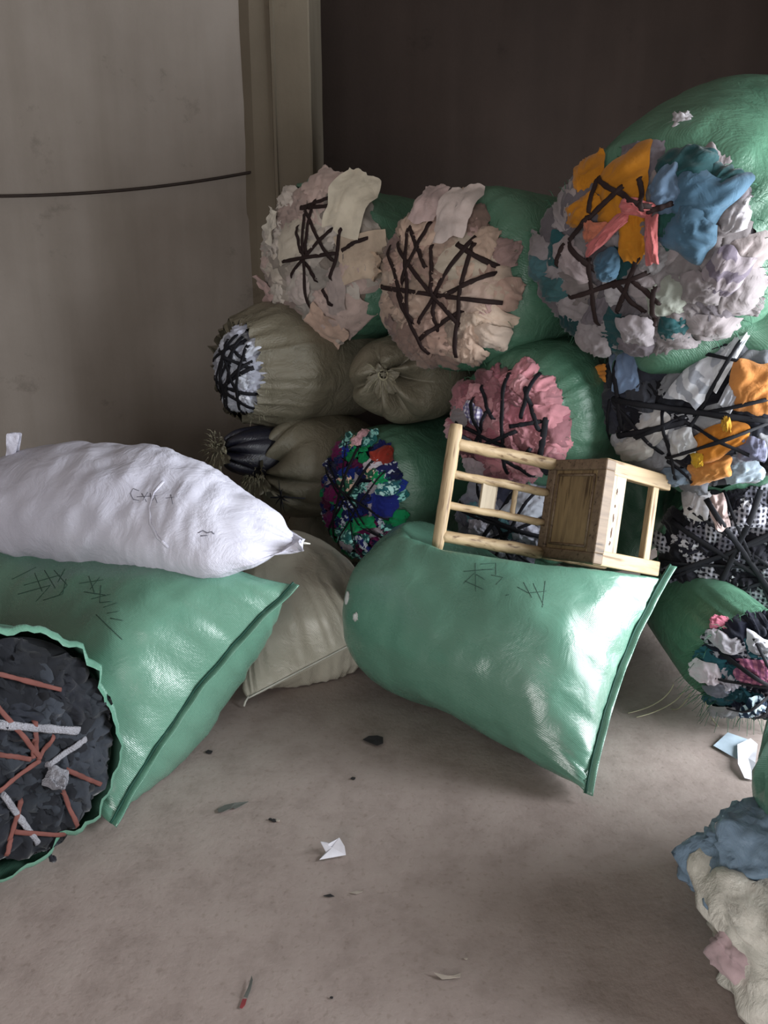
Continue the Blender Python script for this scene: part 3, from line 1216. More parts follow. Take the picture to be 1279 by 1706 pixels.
b.straps([(688, 375, 692, 540), (668, 405, 775, 545), (800, 395, 700, 545), (800, 398, 768, 595), (640, 478, 855, 505), (725, 370, 672, 478),
          (728, 405, 726, 500), (835, 455, 740, 495), (765, 405, 835, 445, .011), (775, 515, 700, 570), (655, 410, 700, 545), (728, 495, 732, 555),
          (668, 480, 720, 590), (690, 375, 718, 450)], STRAP_BROWN, .0095)

# big many-coloured bale at the top right
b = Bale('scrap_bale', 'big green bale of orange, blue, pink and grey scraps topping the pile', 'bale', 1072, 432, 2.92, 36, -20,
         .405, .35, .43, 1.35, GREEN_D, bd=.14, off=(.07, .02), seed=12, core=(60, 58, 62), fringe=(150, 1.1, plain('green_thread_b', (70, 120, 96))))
b.fill([(LG, 5), (MG, 4), (WH, 2), (TEAL, 1), (cloth((150, 140, 140)), 2)], 56, (.07, .11), .98)
b.put(985, 300, .07, .05, 30, OR, H=.04, lift=.02)
b.put(1030, 325, .12, .09, 20, OR, H=.03, sq=.8, lift=.03)
b.put(975, 350, .08, .045, 25, OR, H=.03, lift=.03)
b.put(1060, 390, .05, .09, 10, OR, H=.02, lift=.035, sq=.9)
b.put(1140, 280, .10, .05, -15, TEAL, H=.04, lift=.02)
b.put(1190, 305, .08, .045, -30, TEAL, H=.04, lift=.02)
b.put(905, 445, .05, .06, 0, cloth((66, 98, 104)), H=.04, lift=.02)
b.put(930, 480, .06, .06, 0, cloth((58, 92, 96)), H=.04, lift=.02)
b.put(1115, 390, .05, .08, 0, cloth((38, 76, 70)), H=.03, lift=.02)
b.put(1115, 320, .06, .06, 30, BL2, H=.04, lift=.04)
b.put(1165, 335, .10, .07, -20, BL, H=.05, lift=.04)
b.put(1150, 385, .09, .075, -30, BL, H=.05, lift=.05)
b.put(1020, 385, .095, .024, 38, PK, H=.03, lift=.06, sq=.8)
b.put(1070, 345, .06, .028, -10, PK, H=.03, lift=.06, sq=.8)
b.put(1093, 395, .028, .085, 3, PK, H=.03, lift=.06, sq=1)
b.put(1022, 435, .055, .055, 0, BL, H=.05, lift=.06, sq=.2)
b.put(998, 385, .05, .04, 0, cloth((196, 120, 96)), H=.02, lift=.04)
b.put(1205, 455, .075, .095, -25, cloth((150, 141, 147), 'stripe', (98, 90, 102)), H=.04, lift=.03)
b.put(1165, 480, .07, .07, 0, LG, H=.04, lift=.02)
b.put(1110, 490, .07, .07, 0, cloth((146, 150, 142)), H=.03, lift=.02)
b.put(1220, 360, .045, .05, 0, WH, H=.04, lift=.01)
b.put(1060, 545, .07, .08, 0, cloth((150, 143, 148)), H=.05, lift=.03)
b.put(960, 430, .09, .05, -40, cloth((152, 140, 142)), H=.03, lift=.03)
b.put(990, 560, .08, .05, -20, LG, H=.04, lift=.03)
b.put(1050, 622, .07, .09, 10, BL2, H=.01, lift=.02, sq=1, flap=.02)
b.straps([(1002, 290, 992, 350), (1002, 290, 1100, 335), (992, 350, 950, 400), (950, 400, 1035, 480, .012), (1075, 285, 1085, 340), (985, 420, 1000, 540),
          (950, 492, 1085, 450), (1070, 420, 1030, 520), (1055, 460, 1110, 500), (1050, 300, 985, 360), (945, 400, 935, 440), (1095, 470, 1095, 540),
          (1020, 460, 1080, 520), (1130, 330, 1085, 345)], STRAP_BROWN, .009)
bm = bmesh.new()
bmesh.ops.create_icosphere(bm, subdivisions=4, radius=1)
pc = P(1136, 207, 2.84)
for v in bm.verts:
    n = v.co.normalized()
    k = .7 + .9 * abs(nz(n.x * 2.4, n.y * 2.4, n.z * 2.4 + 3)) + .35 * abs(nz(n.x * 6, n.y * 6, n.z * 6))
    v.co = b.Mi @ (pc + V((n.x * .042, n.y * .035, n.z * .038)) * k)
me = bpy.data.meshes.new('cloth_tuft')
bm.to_mesh(me)
bm.free()
me.materials.append(WH)
me.polygons.foreach_set('use_smooth', [True] * len(me.polygons))
o = bpy.data.objects.new('cloth_tuft', me)
COL.objects.link(o)
o.parent = b.root
o['label'] = 'pale tuft of cloth poking out of the sack'

# khaki bale with white scraps and black lacing, left
b = Bale('scrap_bale', 'khaki woven bale with white scraps and a web of black lacing, at the left end', 'bale', 408, 618, 3.9, 40, 0,
         .165, .22, .32, .9, KHAKI, bd=.09, off=(.03, .01), seed=19, core=(120, 120, 130), gather=.05, rim=1.12, rimx=.03, maxq=1.0, fringe=(90, 1.0, THREAD_K))
b.fill([(cloth((196, 200, 214)), 5), (cloth((176, 180, 196)), 3), (cloth((214, 216, 226)), 2)], 34, (.045, .07), .88)
b.straps([(390, 560, 384, 670), (392, 575, 440, 600), (370, 580, 452, 612), (455, 610, 370, 672, .01), (383, 565, 425, 660), (425, 560, 400, 690),
          (362, 600, 395, 690), (440, 572, 415, 690), (372, 640, 450, 655), (375, 665, 450, 600), (430, 565, 375, 660), (384, 575, 400, 695, .01),
          (360, 610, 430, 570), (365, 625, 442, 680), (410, 556, 380, 690)], STRAP_BLACK, .009)

# pink bale
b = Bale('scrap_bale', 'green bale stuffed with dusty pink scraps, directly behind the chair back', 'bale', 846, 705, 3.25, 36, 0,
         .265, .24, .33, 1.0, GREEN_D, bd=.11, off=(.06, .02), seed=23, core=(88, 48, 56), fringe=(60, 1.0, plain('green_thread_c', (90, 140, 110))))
b.fill(c_pink, 62, (.045, .08), .98)
b.put(770, 690, .06, .05, 0, LG, H=.03, lift=.02)
b.put(795, 690, .055, .05, -10, cloth((214, 210, 224), 'plaid', (70, 60, 120)), H=.02, lift=.035)
b.put(760, 715, .04, .05, 0, cloth((190, 150, 156)), H=.03, lift=.02)
b.put(785, 735, .05, .03, -20, cloth((96, 112, 126)), H=.02, lift=.03)
b.put(800, 775, .05, .05, 0, cloth((186, 168, 176)), H=.03, lift=.03)
b.straps([(853, 620, 853, 790), (905, 620, 870, 700), (805, 640, 830, 700), (820, 680, 795, 745), (918, 690, 912, 790, .012), (765, 700, 850, 745),
          (800, 745, 870, 715), (850, 710, 910, 700), (880, 640, 905, 720), (840, 760, 900, 790), (870, 770, 890, 745), (795, 660, 815, 760)],
         STRAP_BLACK, .0085)

# tied khaki sack in the middle, pile level two
def tied_sack(name, label, px, py, Y, yaw, pitch, R, L, mat, seed, pleats=11, flat=.8, tuft=(.06, 30), dark=False, rz=None, knot=(0, 0), pamp=.055):
    b = Bale.__new__(Bale)
    yaw, pitch = math.radians(yaw), math.radians(pitch)
    ax = V((-sin(yaw) * cos(pitch), -cos(yaw) * cos(pitch), sin(pitch)))
    rt = V((0, 0, 1)).cross(ax).normalized()
    up = ax.cross(rt)
    c = P(px, py, Y)
    M = Matrix((ax, rt, up)).transposed().to_4x4()
    rz = rz or R
    M.translation = c - ax * (L * .45) - up * rz
    Mi = M.inverted()
    o_ = Mi @ c
    root = empty(name, M)
    tag(root, label, 'sack')
    prof = [(0, .015, .045), (.06, -.005, .07), (.12, .0, .22), (.2, -.01, .48), (.3, -.06, .76), (.42, -.17, .95), (.55, -.3, 1.0), (.75, -.65 * L, 1.0), (.9, -.93 * L, .75), (1, -L, .05)]
    kx = [(p[0], V((p[1], p[2], 0))) for p in prof]
    nu, nv = 76, 130
    vs, fs = [], []
    for i in range(nu + 1):
        t = i / nu
        a = curve_eval(kx, t)
        off = exp(-max(0, t - .1) / .12)
        for j in range(nv):
            th = 2 * PI * j / nv
            ph = pleats * th + 4.0 * nz(cos(th) * 1.2, sin(th) * 1.2, seed)
            rid = (abs(sin(ph / 2)) ** .7 - .6)
            amp = pamp * min(1, t / .12) * exp(-max(0, t - .18) / .13)
            r = a.y * R * (1 + .06 * nz(cos(th) * 1.5, sin(th) * 1.5, a.x * 3 + seed)) + amp * rid * .5
            x = a.x + amp * rid * .9
            ky, kz = knot
            w = M @ (V((x, cos(th) * r + ky * off, sin(th) * r * rz / R + kz * off)) + o_)
            w.z = max(w.z, .005)
            vs.append(Mi @ w)
    for i in range(nu):
        for j in range(nv):
            k = (j + 1) % nv
            fs.append((i * nv + j, i * nv + k, (i + 1) * nv + k, (i + 1) * nv + j))
    fs.append(tuple(nu * nv + j for j in range(nv)))
    fs.append(tuple(range(nv))[::-1])
    obj('sack_body', vs, fs, mat, root)
    # ruffled tuft past the tie
    kn = o_ + V((.02, knot[0], knot[1]))
    vs, fs = [], []
    n1, n2 = 12, 90
    for i in range(n1):
        u = i / (n1 - 1)
        for j in range(n2):
            th = 2 * PI * j / n2
            r = .018 + tuft[0] * u ** .8 * (1 + .35 * sin(5 * th + seed) + .3 * nz(cos(th) * 6, sin(th) * 6, u * 2 + seed))
            x = tuft[0] * 1.1 * u * (1 + .4 * nz(cos(th) * 4, sin(th) * 4, seed)) - .05 * u * u
            vs.append(kn + V((x, cos(th) * r, sin(th) * r - .03 * u)))
    for i in range(n1 - 1):
        for j in range(n2):
            k = (j + 1) % n2
            fs.append((i * n2 + j, i * n2 + k, (i + 1) * n2 + k, (i + 1) * n2 + j))
    obj('ruffled_neck', vs, fs, mat, root)
    g = Geo()
    g.tube([kn + V((.0, cos(a) * .024, sin(a) * .024)) for a in [k * 2 * PI / 14 for k in range(15)]], .005, 6)
    g.build('tie_cord', THREAD_K if not dark else STRAP_BLACK, root)
    g = Geo()
    rnd = random.Random(seed)
    for k in range(tuft[1]):
        th = rnd.uniform(0, 2 * PI)
        r = rnd.uniform(.01, tuft[0] * 1.3)
        p = kn + V((tuft[0] * rnd.uniform(.4, 1), cos(th) * r, sin(th) * r))
        d = V((rnd.uniform(0, 1), cos(th), sin(th) - .3)).normalized() * rnd.uniform(.015, .05)
        g.tube([p, p + d * .5, p + d + V((0, 0, -.01))], [.0012, .001, .0006], 4)
    g.build('frayed_threads', THREAD_K, root)['kind'] = 'stuff'
    return root, M, Mi, o_


tied_sack('khaki_sack', 'dull khaki sack with a puckered tied mouth, under the gap between the two pale bales', 648, 645, 3.62, 22, -4, .29, .95, KHAKI, 5,
          pleats=6, tuft=(.05, 24), rz=.225, knot=(-.02, .06), pamp=.13)

# lower left tied khaki sack, with a black tie fanned over its neck
rt_, M_, Mi_, o_ = tied_sack('khaki_sack', 'khaki sack tied off with a spray of black cord, below the white-scrap bale', 452, 790, 3.8, 42, 0, .26, .7, KHAKI, 9,
                             pleats=9, tuft=(.08, 90), rz=.27, knot=(-.06, .0), pamp=.09)
g = Geo()
kc = P(468, 828, 3.6)
rnd = random.Random(5)
for k in range(15):
    a = rnd.uniform(0, 2 * PI)
    ln = rnd.uniform(.03, .085)
    e = V((cos(a) * ln * .7, -cos(a) * ln * .5, sin(a) * ln))
    g.tube([Mi_ @ kc, Mi_ @ (kc + e * .5 + V((0, -.01, .004))), Mi_ @ (kc + e + V((0, .01, 0)))], [.0035, .003, .001], 5)
g.tube([Mi_ @ (kc + V((-.05, -.01, 0))), Mi_ @ kc, Mi_ @ (kc + V((.12, -.04, .003)))], .004, 6)
g.build('black_tie_strands', STRAP_BLACK, rt_)

# dark sack squeezed against it, with a khaki ragged neck
tied_sack('dark_sack', 'dark sack with a ragged khaki neck wedged between wall and stacked khaki sacks', 378, 752, 3.78, 50, 8, .14, .45, NAVY, 14,
          pleats=9, tuft=(.07, 70), rz=.14)
for o in list(bpy.data.objects):
    if o.parent and o.parent.name.startswith('dark_sack') and o.name.startswith('ruffled_neck'):
        o.data.materials[0] = KHAKI
        o['label'] = 'ragged khaki neck'

# many-coloured printed bale
b = Bale('scrap_bale', 'bale of bright blue, green and purple printed scraps, low behind the beige sack', 'bale', 606, 830, 3.66, 38, 0,
         .235, .30, .33, .9, GREEN_D, bd=.10, off=(.05, .02), seed=29, core=(28, 26, 48), fringe=(130, 1.1, plain('green_thread_d', (60, 104, 84))))
RB, EM, PU, RD = cloth((34, 56, 150)), cloth((20, 150, 92)), cloth((112, 30, 84)), cloth((150, 44, 50))
b.fill([(RB, 4), (EM, 4), (PU, 3), (RD, 1), (cloth((26, 34, 92)), 3), (cloth((40, 104, 104), 'floral', (150, 214, 206)), 4),
        (cloth((196, 186, 196)), 2), (cloth((40, 46, 110), 'floral', (200, 210, 220)), 2), (cloth((52, 120, 92), 'floral', (224, 190, 170)), 1)],
       90, (.028, .058), 1.02, flap=.018)
b.put(607, 735, .028, .028, 0, cloth((212, 168, 176)), lift=.03, flap=.02)
b.put(645, 760, .045, .04, 20, cloth((160, 56, 44)), lift=.02)
b.put(555, 820, .05, .045, 0, PU, lift=.02)
b.put(558, 865, .05, .05, 20, cloth((96, 26, 78)), lift=.02)
b.put(612, 868, .055, .03, 20, EM, lift=.04, sq=1)
b.put(640, 840, .05, .06, 0, cloth((30, 42, 128)), lift=.03)
b.put(585, 890, .05, .04, 0, cloth((46, 110, 108), 'floral', (160, 220, 210)), lift=.03)
b.put(658, 808, .04, .035, 0, cloth((46, 110, 120), 'floral', (190, 230, 226)), lift=.03)
b.chords(7, STRAP_BLACK, .0055)

# white / grey bale seen through the chair back
b = Bale('scrap_bale', 'bale of pale grey and white scraps seen low through the chair back rails', 'bale', 850, 865, 3.3, 36, 0,
         .25, .20, .27, .85, GREEN_D, bd=.09, off=(.02, 0), seed=37, core=(36, 36, 50))
b.fill([(cloth((170, 172, 186)), 5), (cloth((140, 142, 160)), 3), (cloth((70, 74, 96)), 2), (cloth((120, 176, 190)), .7)], 34, (.05, .085), .98)
b.put(880, 840, .09, .07, -20, cloth((176, 180, 192)), lift=.03, sq=.9, H=.02)
b.put(805, 880, .06, .05, 0, cloth((178, 176, 190)), lift=.03)
b.chords(7, STRAP_BLACK, .007)

# right column: black / white / orange bale
b = Bale('scrap_bale', 'wide bale of white striped, charcoal and orange cloth behind the chair legs', 'bale', 1172, 688, 3.0, 31, 0,
         .39, .30, .36, 1.0, GREEN_D, bd=.13, off=(.02, .0), seed=41, core=(30, 30, 38))
b.fill([(DG, 4), (BK, 3), (cloth((160, 162, 168)), 3), (cloth((120, 122, 130)), 2)], 40, (.07, .11), .98)
STR = cloth((204, 206, 214), 'stripe', (150, 154, 164))
b.put(1095, 600, .09, .09, 0, DG, lift=.02, H=.03)
b.put(1070, 650, .07, .09, 0, cloth((58, 60, 68)), lift=.02, H=.03)
b.put(1175, 620, .07, .155, -28, STR, lift=.035, sq=.95, H=.03)
b.put(1215, 595, .035, .13, -24, cloth((214, 216, 222)), lift=.045, sq=.95, H=.02)
b.put(1225, 650, .03, .08, -24, cloth((190, 192, 202)), lift=.045, sq=.95, H=.02)
b.put(1085, 715, .10, .06, 30, cloth((190, 188, 188)), lift=.03, H=.03)
b.put(1060, 745, .09, .05, 20, cloth((196, 194, 190)), lift=.03, H=.03)
b.put(1140, 735, .06, .06, 20, cloth((200, 202, 206)), lift=.04)
b.put(1012, 628, .035, .035, 0, OR2, lift=.05)
b.put(1258, 650, .085, .095, 0, cloth((200, 134, 74)), lift=.05, H=.05)
b.put(1200, 730, .10, .055, 30, cloth((196, 124, 46)), lift=.05, H=.04)
b.put(1185, 775, .09, .04, 20, cloth((198, 136, 74)), lift=.05, H=.04)
b.put(1212, 706, .02, .045, 20, cloth((206, 158, 56)), lift=.055, H=.01)
b.put(1165, 760, .028, .028, 20, cloth((208, 166, 52)), lift=.055, H=.01)
b.put(1050, 618, .055, .085, 8, cloth((112, 132, 162)), lift=.06, H=.01, sq=1)
b.put(1250, 740, .05, .045, 0, cloth((120, 122, 146)), lift=.07)
b.put(1240, 780, .07, .04, 10, cloth((150, 164, 176)), lift=.03)
b.put(1130, 790, .06, .04, 0, cloth((110, 124, 140)), lift=.02)
b.straps([(1020, 662, 1290, 700, .012), (1020, 660, 1110, 760), (1150, 690, 1060, 728, .009), (1150, 692, 1290, 660), (1110, 762, 1290, 700),
          (1030, 725, 1150, 700, .012), (1100, 570, 1240, 600), (1240, 565, 1150, 715), (1105, 680, 1130, 800), (1120, 690, 1260, 755), (1020, 660, 1018, 740),
          (1130, 595, 1220, 570), (1110, 765, 1160, 800), (1035, 600, 1040, 720, .010)], STRAP_BLACK, .0068)

# green sack bulging between the two, far right
ks = []
c0 = P(1235, 540, 3.05)
root = empty('green_sack', Matrix.Translation(c0 - V((0, 0, .2))))
tag(root, 'plain green woven sack squeezed between the two big bales at the far right edge', 'sack')
inv = root.matrix_world.inverted()
for t, x, r in [(0, -.42, .02), (.1, -.38, .13), (.3, -.2, .17), (.5, 0, .19), (.7, .25, .2), (.9, .5, .14), (1, .6, .02)]:
    ks.append((t, inv @ (c0 + V((x, -x * .05, x * .12))), V((0, r, 0)), V((0, 0, r))))
sack_loft(ks, GREEN_D, 'sack_body', root, lump=.04, seed=51, zmin=-9)

# checked bale
CH = cloth((34, 34, 46), 'plaid', (176, 176, 188))
CH2 = cloth((22, 23, 34), 'plaid', (120, 120, 134))
b = Bale('scrap_bale', 'bale of black and white checked cloth at the right edge behind the chair', 'bale', 1240, 925, 2.96, 22, 0,
         .335, .30, .32, .9, GREEN_D, bd=.12, off=(.02, 0), seed=47, core=(22, 22, 32))
b.fill([(CH, 5), (CH2, 4), (BK, 3), (cloth((36, 36, 48), 'floral', (196, 196, 204)), 3)], 60, (.045, .085), .99)
b.put(1165, 840, .05, .06, 0, cloth((190, 188, 192)), lift=.04)
b.put(1200, 855, .03, .06, 20, cloth((196, 174, 172)), lift=.05, flap=.02)
b.put(1250, 860, .07, .05, 0, CH, lift=.03)
b.chords(9, STRAP_BLACK, .008)

# lowest right bale, mixed checks in a green sack
b = Bale('scrap_bale', 'lowest right bale of teal, pink check and grey scraps standing on the floor', 'bale', 1262, 1108, 2.52, 2, 0,
         .195, .18, .20, .9, GREEN_D, bd=.10, off=(-.035, -.01), seed=53, core=(26, 34, 48), fringe=(220, 1.7, plain('green_thread_e', (64, 110, 84))))
b.fill([(cloth((180, 176, 188)), 3), (cloth((38, 84, 96)), 3), (cloth((30, 34, 52)), 3), (cloth((110, 112, 124)), 2), (CH, 2)], 50, (.035, .065), 1.0, flap=.015)
b.put(1250, 1115, .055, .05, 10, cloth((206, 130, 158), 'plaid', (110, 60, 96)), lift=.04, sq=.9)
b.put(1262, 1075, .05, .03, -15, cloth((200, 200, 210)), lift=.04)
b.put(1205, 1060, .045, .03, 20, cloth((190, 186, 196)), lift=.03)
b.put(1180, 1115, .03, .04, 20, cloth((206, 196, 204)), lift=.03)
b.put(1255, 1165, .045, .04, 0, cloth((30, 50, 74), 'floral', (200, 220, 230)), lift=.04)
b.put(1205, 1175, .05, .04, -30, cloth((150, 150, 152)), lift=.02)
b.put(1200, 1040, .03, .025, 0, cloth((190, 110, 130)), lift=.03)
b.chords(6, STRAP_BLACK, .006)
g = Geo()
rnd = random.Random(8)
for (x0, y0, x1, y1, x2, y2) in [(1122, 1140, 1108, 1175, 1046, 1188), (1140, 1150, 1122, 1180, 1060, 1195), (1150, 1155, 1130, 1190, 1118, 1180),
                                 (1175, 1170, 1182, 1195, 1196, 1210)]:
    pts = []
    for i in range(13):
        u = i / 12
        x = (1 - u) ** 2 * x0 + 2 * u * (1 - u) * x1 + u * u * x2
        y = (1 - u) ** 2 * y0 + 2 * u * (1 - u) * y1 + u * u * y2
        z = .12 * (1 - u) ** 2 + .004
        pts.append(b.Mi @ (PZ(x, y + 10 * 0, z)))
    g.tube(pts, .0022, 5)
g.build('trailing_threads', THREAD_K, b.root)

# bales filling the hidden bottom rows so the pile stands on something
for (nm, lab, X, Y, z, yaw, R, L, mt) in [
        ('khaki_sack', 'shadowed khaki sack at the very bottom left, under the tied khaki sack', -.52, 4.15, .22, 50, .22, .9, KHAKI),
        ('green_sack', 'shadowed green sack seen between the legs of the overturned chair', 1.0, 3.75, .52, 30, .40, .9, GREEN_D),
        ('green_sack', 'dark green sack deep in the middle of the pile behind the tied khaki sack', .5, 4.35, .75, 40, .33, .9, GREEN_D),
        ('green_sack', 'dim green sack far back at the foot of the top right bale', 1.45, 3.95, 1.05, 30, .34, .9, GREEN_D)]:
    yw = math.radians(yaw)
    ax = V((-sin(yw), -cos(yw), 0))
    c = V((X, Y, z))
    root = empty(nm, Matrix.Translation(c - V((0, 0, R))))
    tag(root, lab, 'sack')
    inv = root.matrix_world.inverted()
    rt = V((0, 0, 1)).cross(ax)
    ks = []
    for t, x, r in [(0, .0, .05), (.08, -.02, .6), (.22, -.12 * L, .92), (.45, -.4 * L, 1), (.7, -.7 * L, 1), (.9, -.95 * L, .7), (1, -L, .05)]:
        ks.append((t, inv @ (c + ax * x), rt * (r * R), V((0, 0, r * R))))
    sack_loft(ks, mt, 'sack_body', root, lump=.04, seed=X * 9, zmin=-c.z + R + .003 if False else .004)

# ================================================================== BLACK CLOTH SACK, FRONT LEFT
BKC = cloth((30, 33, 40))
BKC2 = cloth((46, 50, 58))
b = Bale('scrap_bale', 'open green sack crammed with black cloth, rust and grey straps across, front left corner', 'bale', 28, 1238, 1.84, -44, 14,
         .26, .30, .32, .6, GREEN, bd=.05, off=(-.01, -.02), seed=61, core=(16, 18, 22), gather=.028, rim=1.08, rimx=.035, gf=.38, maxq=.94)
b.fill([(BKC, 5), (BKC2, 3), (cloth((22, 24, 30)), 3)], 30, (.10, .15), .80, sq=.3, fold=.02)
b.straps([(-30, 1115, 100, 1148), (-20, 1165, 66, 1265), (-30, 1250, 50, 1262), (85, 1220, 55, 1265), (66, 1260, -20, 1318), (50, 1225, 48, 1262),
          (95, 1275, 165, 1305), (30, 1325, 8, 1400), (10, 1380, 130, 1385), (95, 1310, 120, 1375), (0, 1420, 14, 1390), (50, 1195, 55, 1260)],
         STRAP_RUST, .0065)
b.straps([(-40, 1200, 132, 1216, .0115), (138, 1225, 68, 1272, .009), (-5, 1315, 60, 1405, .008)], STRAP_GREY, .01, 'knit_strap', .35)
b.put(82, 1290, .028, .03, -30, STRAP_GREY, H=.02, lift=.05, name='knit_knot')
g = Geo()
p0, p1 = b.plane(76, 1434), b.plane(82, 1448)
q0, q1 = b.dome(*p0)[0], b.dome(*p1)[0]
g.tube([q0 + b.o + V((.05, 0, .03)), q0 + b.o + V((.06, 0, 0)), q1 + b.o + V((.07, 0, 0))], [.004, .006, .011], 8)
g.build('toggle', BK, b.root)

# ================================================================== HEAP AT THE LOWER RIGHT
def blob(name, label, cat, c, r, mat, seed, amp=.25, fr=3.0, fold=.03, sub=5, zmin=.004, sq=1):
    bm = bmesh.new()
    bmesh.ops.create_icosphere(bm, subdivisions=sub, radius=1)
    c = V(c)
    base = V((c.x, c.y, max(0, c.z - r[2])))
    for v in bm.verts:
        n = v.co.normalized()
        k = 1 + amp * nz(n.x * 1.5 + seed, n.y * 1.5, n.z * 1.5)
        q = n * 2.6 + V((seed, seed * .3, 0))
        w = V((nz(q.x, q.y, q.z), nz(q.y, q.z, q.x + 9), nz(q.z + 4, q.x, q.y)))
        rdg = abs(nz(n.x * fr + w.x * 1.6, n.y * fr + w.y * 1.6 + seed, n.z * fr + w.z)) 
        k += fold * 8 * (rdg - .2) + fold * 1.5 * abs(nz(n.x * fr * 3 + w.x * 2, n.y * fr * 3, n.z * fr * 3 + seed))
        p = V((n.x * r[0] * k, n.y * r[1] * k, n.z * r[2] * k)) + c
        p.z = max(p.z, zmin)
        v.co = p - base
    me = bpy.data.meshes.new(name)
    bm.to_mesh(me)
    bm.free()
    me.materials.append(mat)
    me.polygons.foreach_set('use_smooth', [True] * len(me.polygons))
    o = bpy.data.objects.new(name, me)
    COL.objects.link(o)
    o.location = base
    tag(o, label, cat)
    return o


CREAM = sack_mat('crumpled_cream_cloth', (198, 196, 186), (216, 214, 206), rough=.5, crink=.7, weave=0)
m, nt, bb = newmat('blue_clear_plastic', .13, .9)
bb.inputs['Base Color'].default_value = lin((150, 176, 200))
bb.inputs['Transmission Weight'].default_value = .45
bb.inputs['IOR'].default_value = 1.15
co = coords(nt)
n2 = node(nt, 'ShaderNodeTexNoise', Scale=14.0, Detail=6.0, Distortion=1.5)
nt.links.new(co, n2.inputs['Vector'])
bump(nt, bb, n2.outputs['Fac'], .5, .02)
PLASTIC = m
blob('cream_bundle', 'crumpled cream cloth bundle at the lower right corner of the floor', 'bundle', P(1335, 1575, 1.42), (.21, .22, .20), CREAM, 3, .3, 2.0, .03)
blob('plastic_bag', 'bluish see-through plastic bag resting behind the cream bundle, lower right', 'bag', P(1262, 1445, 1.56), (.15, .15, .12), PLASTIC, 8, .35, 2.2, .035)
blob('green_sack', 'green sack corner peeking over the plastic bag at the right edge, enlarged out of view to shade the floor', 'sack', (1.44, 1.62, .38), (.50, .38, .46), GREEN, 5, .12, 1.6, .01)  # only the corner is in view; off-frame bulk added to shade the floor
blob('pink_cloth', 'faded pink cloth end poking from under the cream bundle', 'cloth', P(1235, 1590, 1.40) , (.06, .06, .05), cloth((196, 172, 176)), 15, .4, 2, .05, 4)

# ================================================================== LITTER
def paper(name, label, cat, pts, mat, z=.004, thick=.0012, curl=None):
    """a flat scrap with real thickness, outline given on the floor"""
    q = [PZ(x, y, z + (curl[i] if curl else 0)) for i, (x, y) in enumerate(pts)]
    c = sum(q, V((0, 0, 0))) / len(q)
    base = V((c.x, c.y, 0))
    n = len(q)
    vs = [p - base for p in q] + [p - base - V((0, 0, thick)) for p in q] + [c - base, c - base - V((0, 0, thick))]
    fs = []
    for i in range(n):
        j = (i + 1) % n
        fs += [(i, j, 2 * n), (n + j, n + i, 2 * n + 1), (i, n + i, n + j, j)]
    o = obj(name, vs, fs, mat, None, False)
    o.location = base
    tag(o, label, cat)
    return o


PAPER = plain('white_paper', (226, 226, 236), .8)
PAPERB = plain('pale_blue_paper', (190, 208, 224), .8)
GREY = plain('grey_rag', (96, 98, 94), .9)
DARK = plain('dark_rag', (46, 44, 46), .9)
PALE = plain('pale_rag', (176, 166, 156), .9)
REDR = plain('red_rag', (140, 60, 64), .9)
o = paper('folded_paper', 'folded white paper scrap with upturned corners near the middle of the floor', 'paper',
          [(532, 1432), (576, 1424), (574, 1410), (565, 1395), (548, 1404), (534, 1402), (543, 1419)], PAPER, curl=[.004, .004, .02, .034, .012, .03, .006])
q = [PZ(534, 1403, .03), PZ(548, 1405, .03), PZ(565, 1396, .036), PZ(556, 1412, .014), PZ(543, 1420, .008)]
obj('fold', [p - o.location for p in q] + [p - o.location - V((0, 0, .001)) for p in q],
    [(0, 1, 4), (1, 3, 4), (1, 2, 3), (9, 6, 5), (9, 8, 6), (8, 7, 6)], PAPER, o, False)
o = paper('blue_paper', 'pale blue sheet of paper on the floor at the right, below the lowest bale', 'paper',
          [(1188, 1242), (1212, 1220), (1258, 1236), (1240, 1262), (1226, 1264)], PAPERB, curl=[.004, .01, .012, .01, .004])
paper('white_paper', 'white paper tongue overlapping the pale blue sheet on the floor', 'paper',
      [(1228, 1240), (1250, 1230), (1262, 1240), (1258, 1270), (1256, 1300), (1240, 1296), (1229, 1272)], PAPER, z=.022,
      curl=[0, .005, 0, 0, -.016, -.012, 0])
paper('grey_rag', 'thin grey rag sliver on the floor below the left green sack', 'rag',
      [(362, 1348), (374, 1341), (392, 1337), (414, 1335), (402, 1342), (392, 1347), (388, 1345), (372, 1352), (364, 1353)], GREY, curl=[.002, .004, .008, .004, .003, .002, .004, .004, .002])
paper('dark_rag', 'dark speckled rag scrap on the floor between the two green sacks', 'rag',
      [(604, 1232), (614, 1226), (628, 1225), (638, 1228), (638, 1238), (628, 1242), (618, 1238)], DARK, curl=[.002, .008, .01, .008, .006, .004, .006])
paper('pale_rag', 'pale curled rag strip lying near the bottom of the floor', 'rag',
      [(722, 1620), (740, 1626), (756, 1625), (768, 1621), (766, 1628), (750, 1630), (736, 1631)], PALE, curl=[.006, .002, .006, .003, .003, .002, .002])
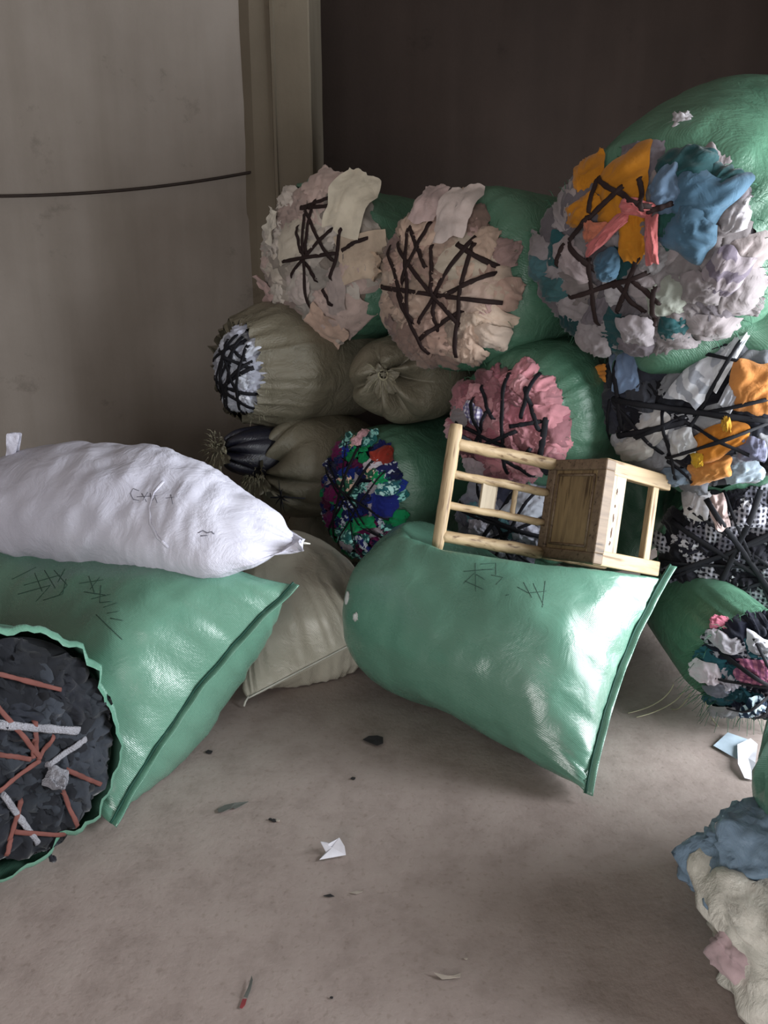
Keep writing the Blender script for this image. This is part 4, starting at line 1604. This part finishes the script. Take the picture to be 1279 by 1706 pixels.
o = paper('rag_strip', 'narrow dark rag strip with a red end at the bottom of the floor', 'rag',
          [(419, 1625), (421, 1632), (417, 1650), (412, 1662), (406, 1660), (413, 1645)], GREY, curl=[.006, .006, .004, .003, .003, .004])
q = paper('red_end', 'x', 'x', [(404, 1664), (411, 1664), (408, 1674), (403, 1680), (399, 1678)], REDR)
q.parent = o
q.location = q.location - o.location
for k in ('label', 'category'):
    del q[k]
q['label'] = 'red end of the strip'
paper('leaf_sliver', 'thin dark sliver on the floor right of the middle, above a faint crack', 'scrap',
      [(538, 1492), (550, 1489), (557, 1493), (548, 1494)], DARK)
paper('pale_sliver', 'pale splinter beside the thin dark sliver on the floor', 'scrap', [(582, 1487), (594, 1484), (604, 1485), (594, 1489)], PALE)
for i, (x, y, w, mt, lab) in enumerate([(456, 1366, 5, DARK, 'tiny dark crumb left of the folded white paper'), (450, 1364, 3, DARK, 'tinier dark crumb beside the crumb left of the paper'),
                                (462, 1366, 4, PALE, 'tiny pale crumb left of the folded white paper'), (588, 1296, 4, DARK, 'dark straw bit on the floor above the folded paper'),
                                (348, 1252, 6, DARK, 'dark bit of litter at the edge of the left green sack'), (552, 1661, 3, DARK, 'dark crumb near the bottom of the floor'),
                                (776, 1596, 3, PALE, 'pale crumb above the pale curled rag strip')]):
    paper('crumb', lab, 'scrap', [(x - w, y), (x - w * .2, y - w * .5), (x + w, y - w * .2), (x + w * .6, y + w * .5), (x - w * .3, y + w * .4)], mt, z=.005, thick=.003)

# repeats carry a shared group
for o in COL.objects:
    if o.parent is None and 'label' in o.keys():
        nm = o.name.split('.')[0]
        if nm == 'scrap_bale' and 'front left corner' not in o['label']:
            o['group'] = 'laced bales of cloth scraps in the pile'
        elif nm == 'green_sack' and 'large mint' not in o['label'] and 'bulging mint' not in o['label'] and 'plastic bag' not in o['label']:
            o['group'] = 'green sacks tucked into the pile'
        elif nm == 'green_sack' and 'mint' in o['label']:
            o['group'] = 'mint green sacks lying on the floor'
        elif nm == 'khaki_sack':
            o['group'] = 'khaki sacks in the pile'
        elif nm == 'crumb':
            o['group'] = 'crumbs of litter on the floor'
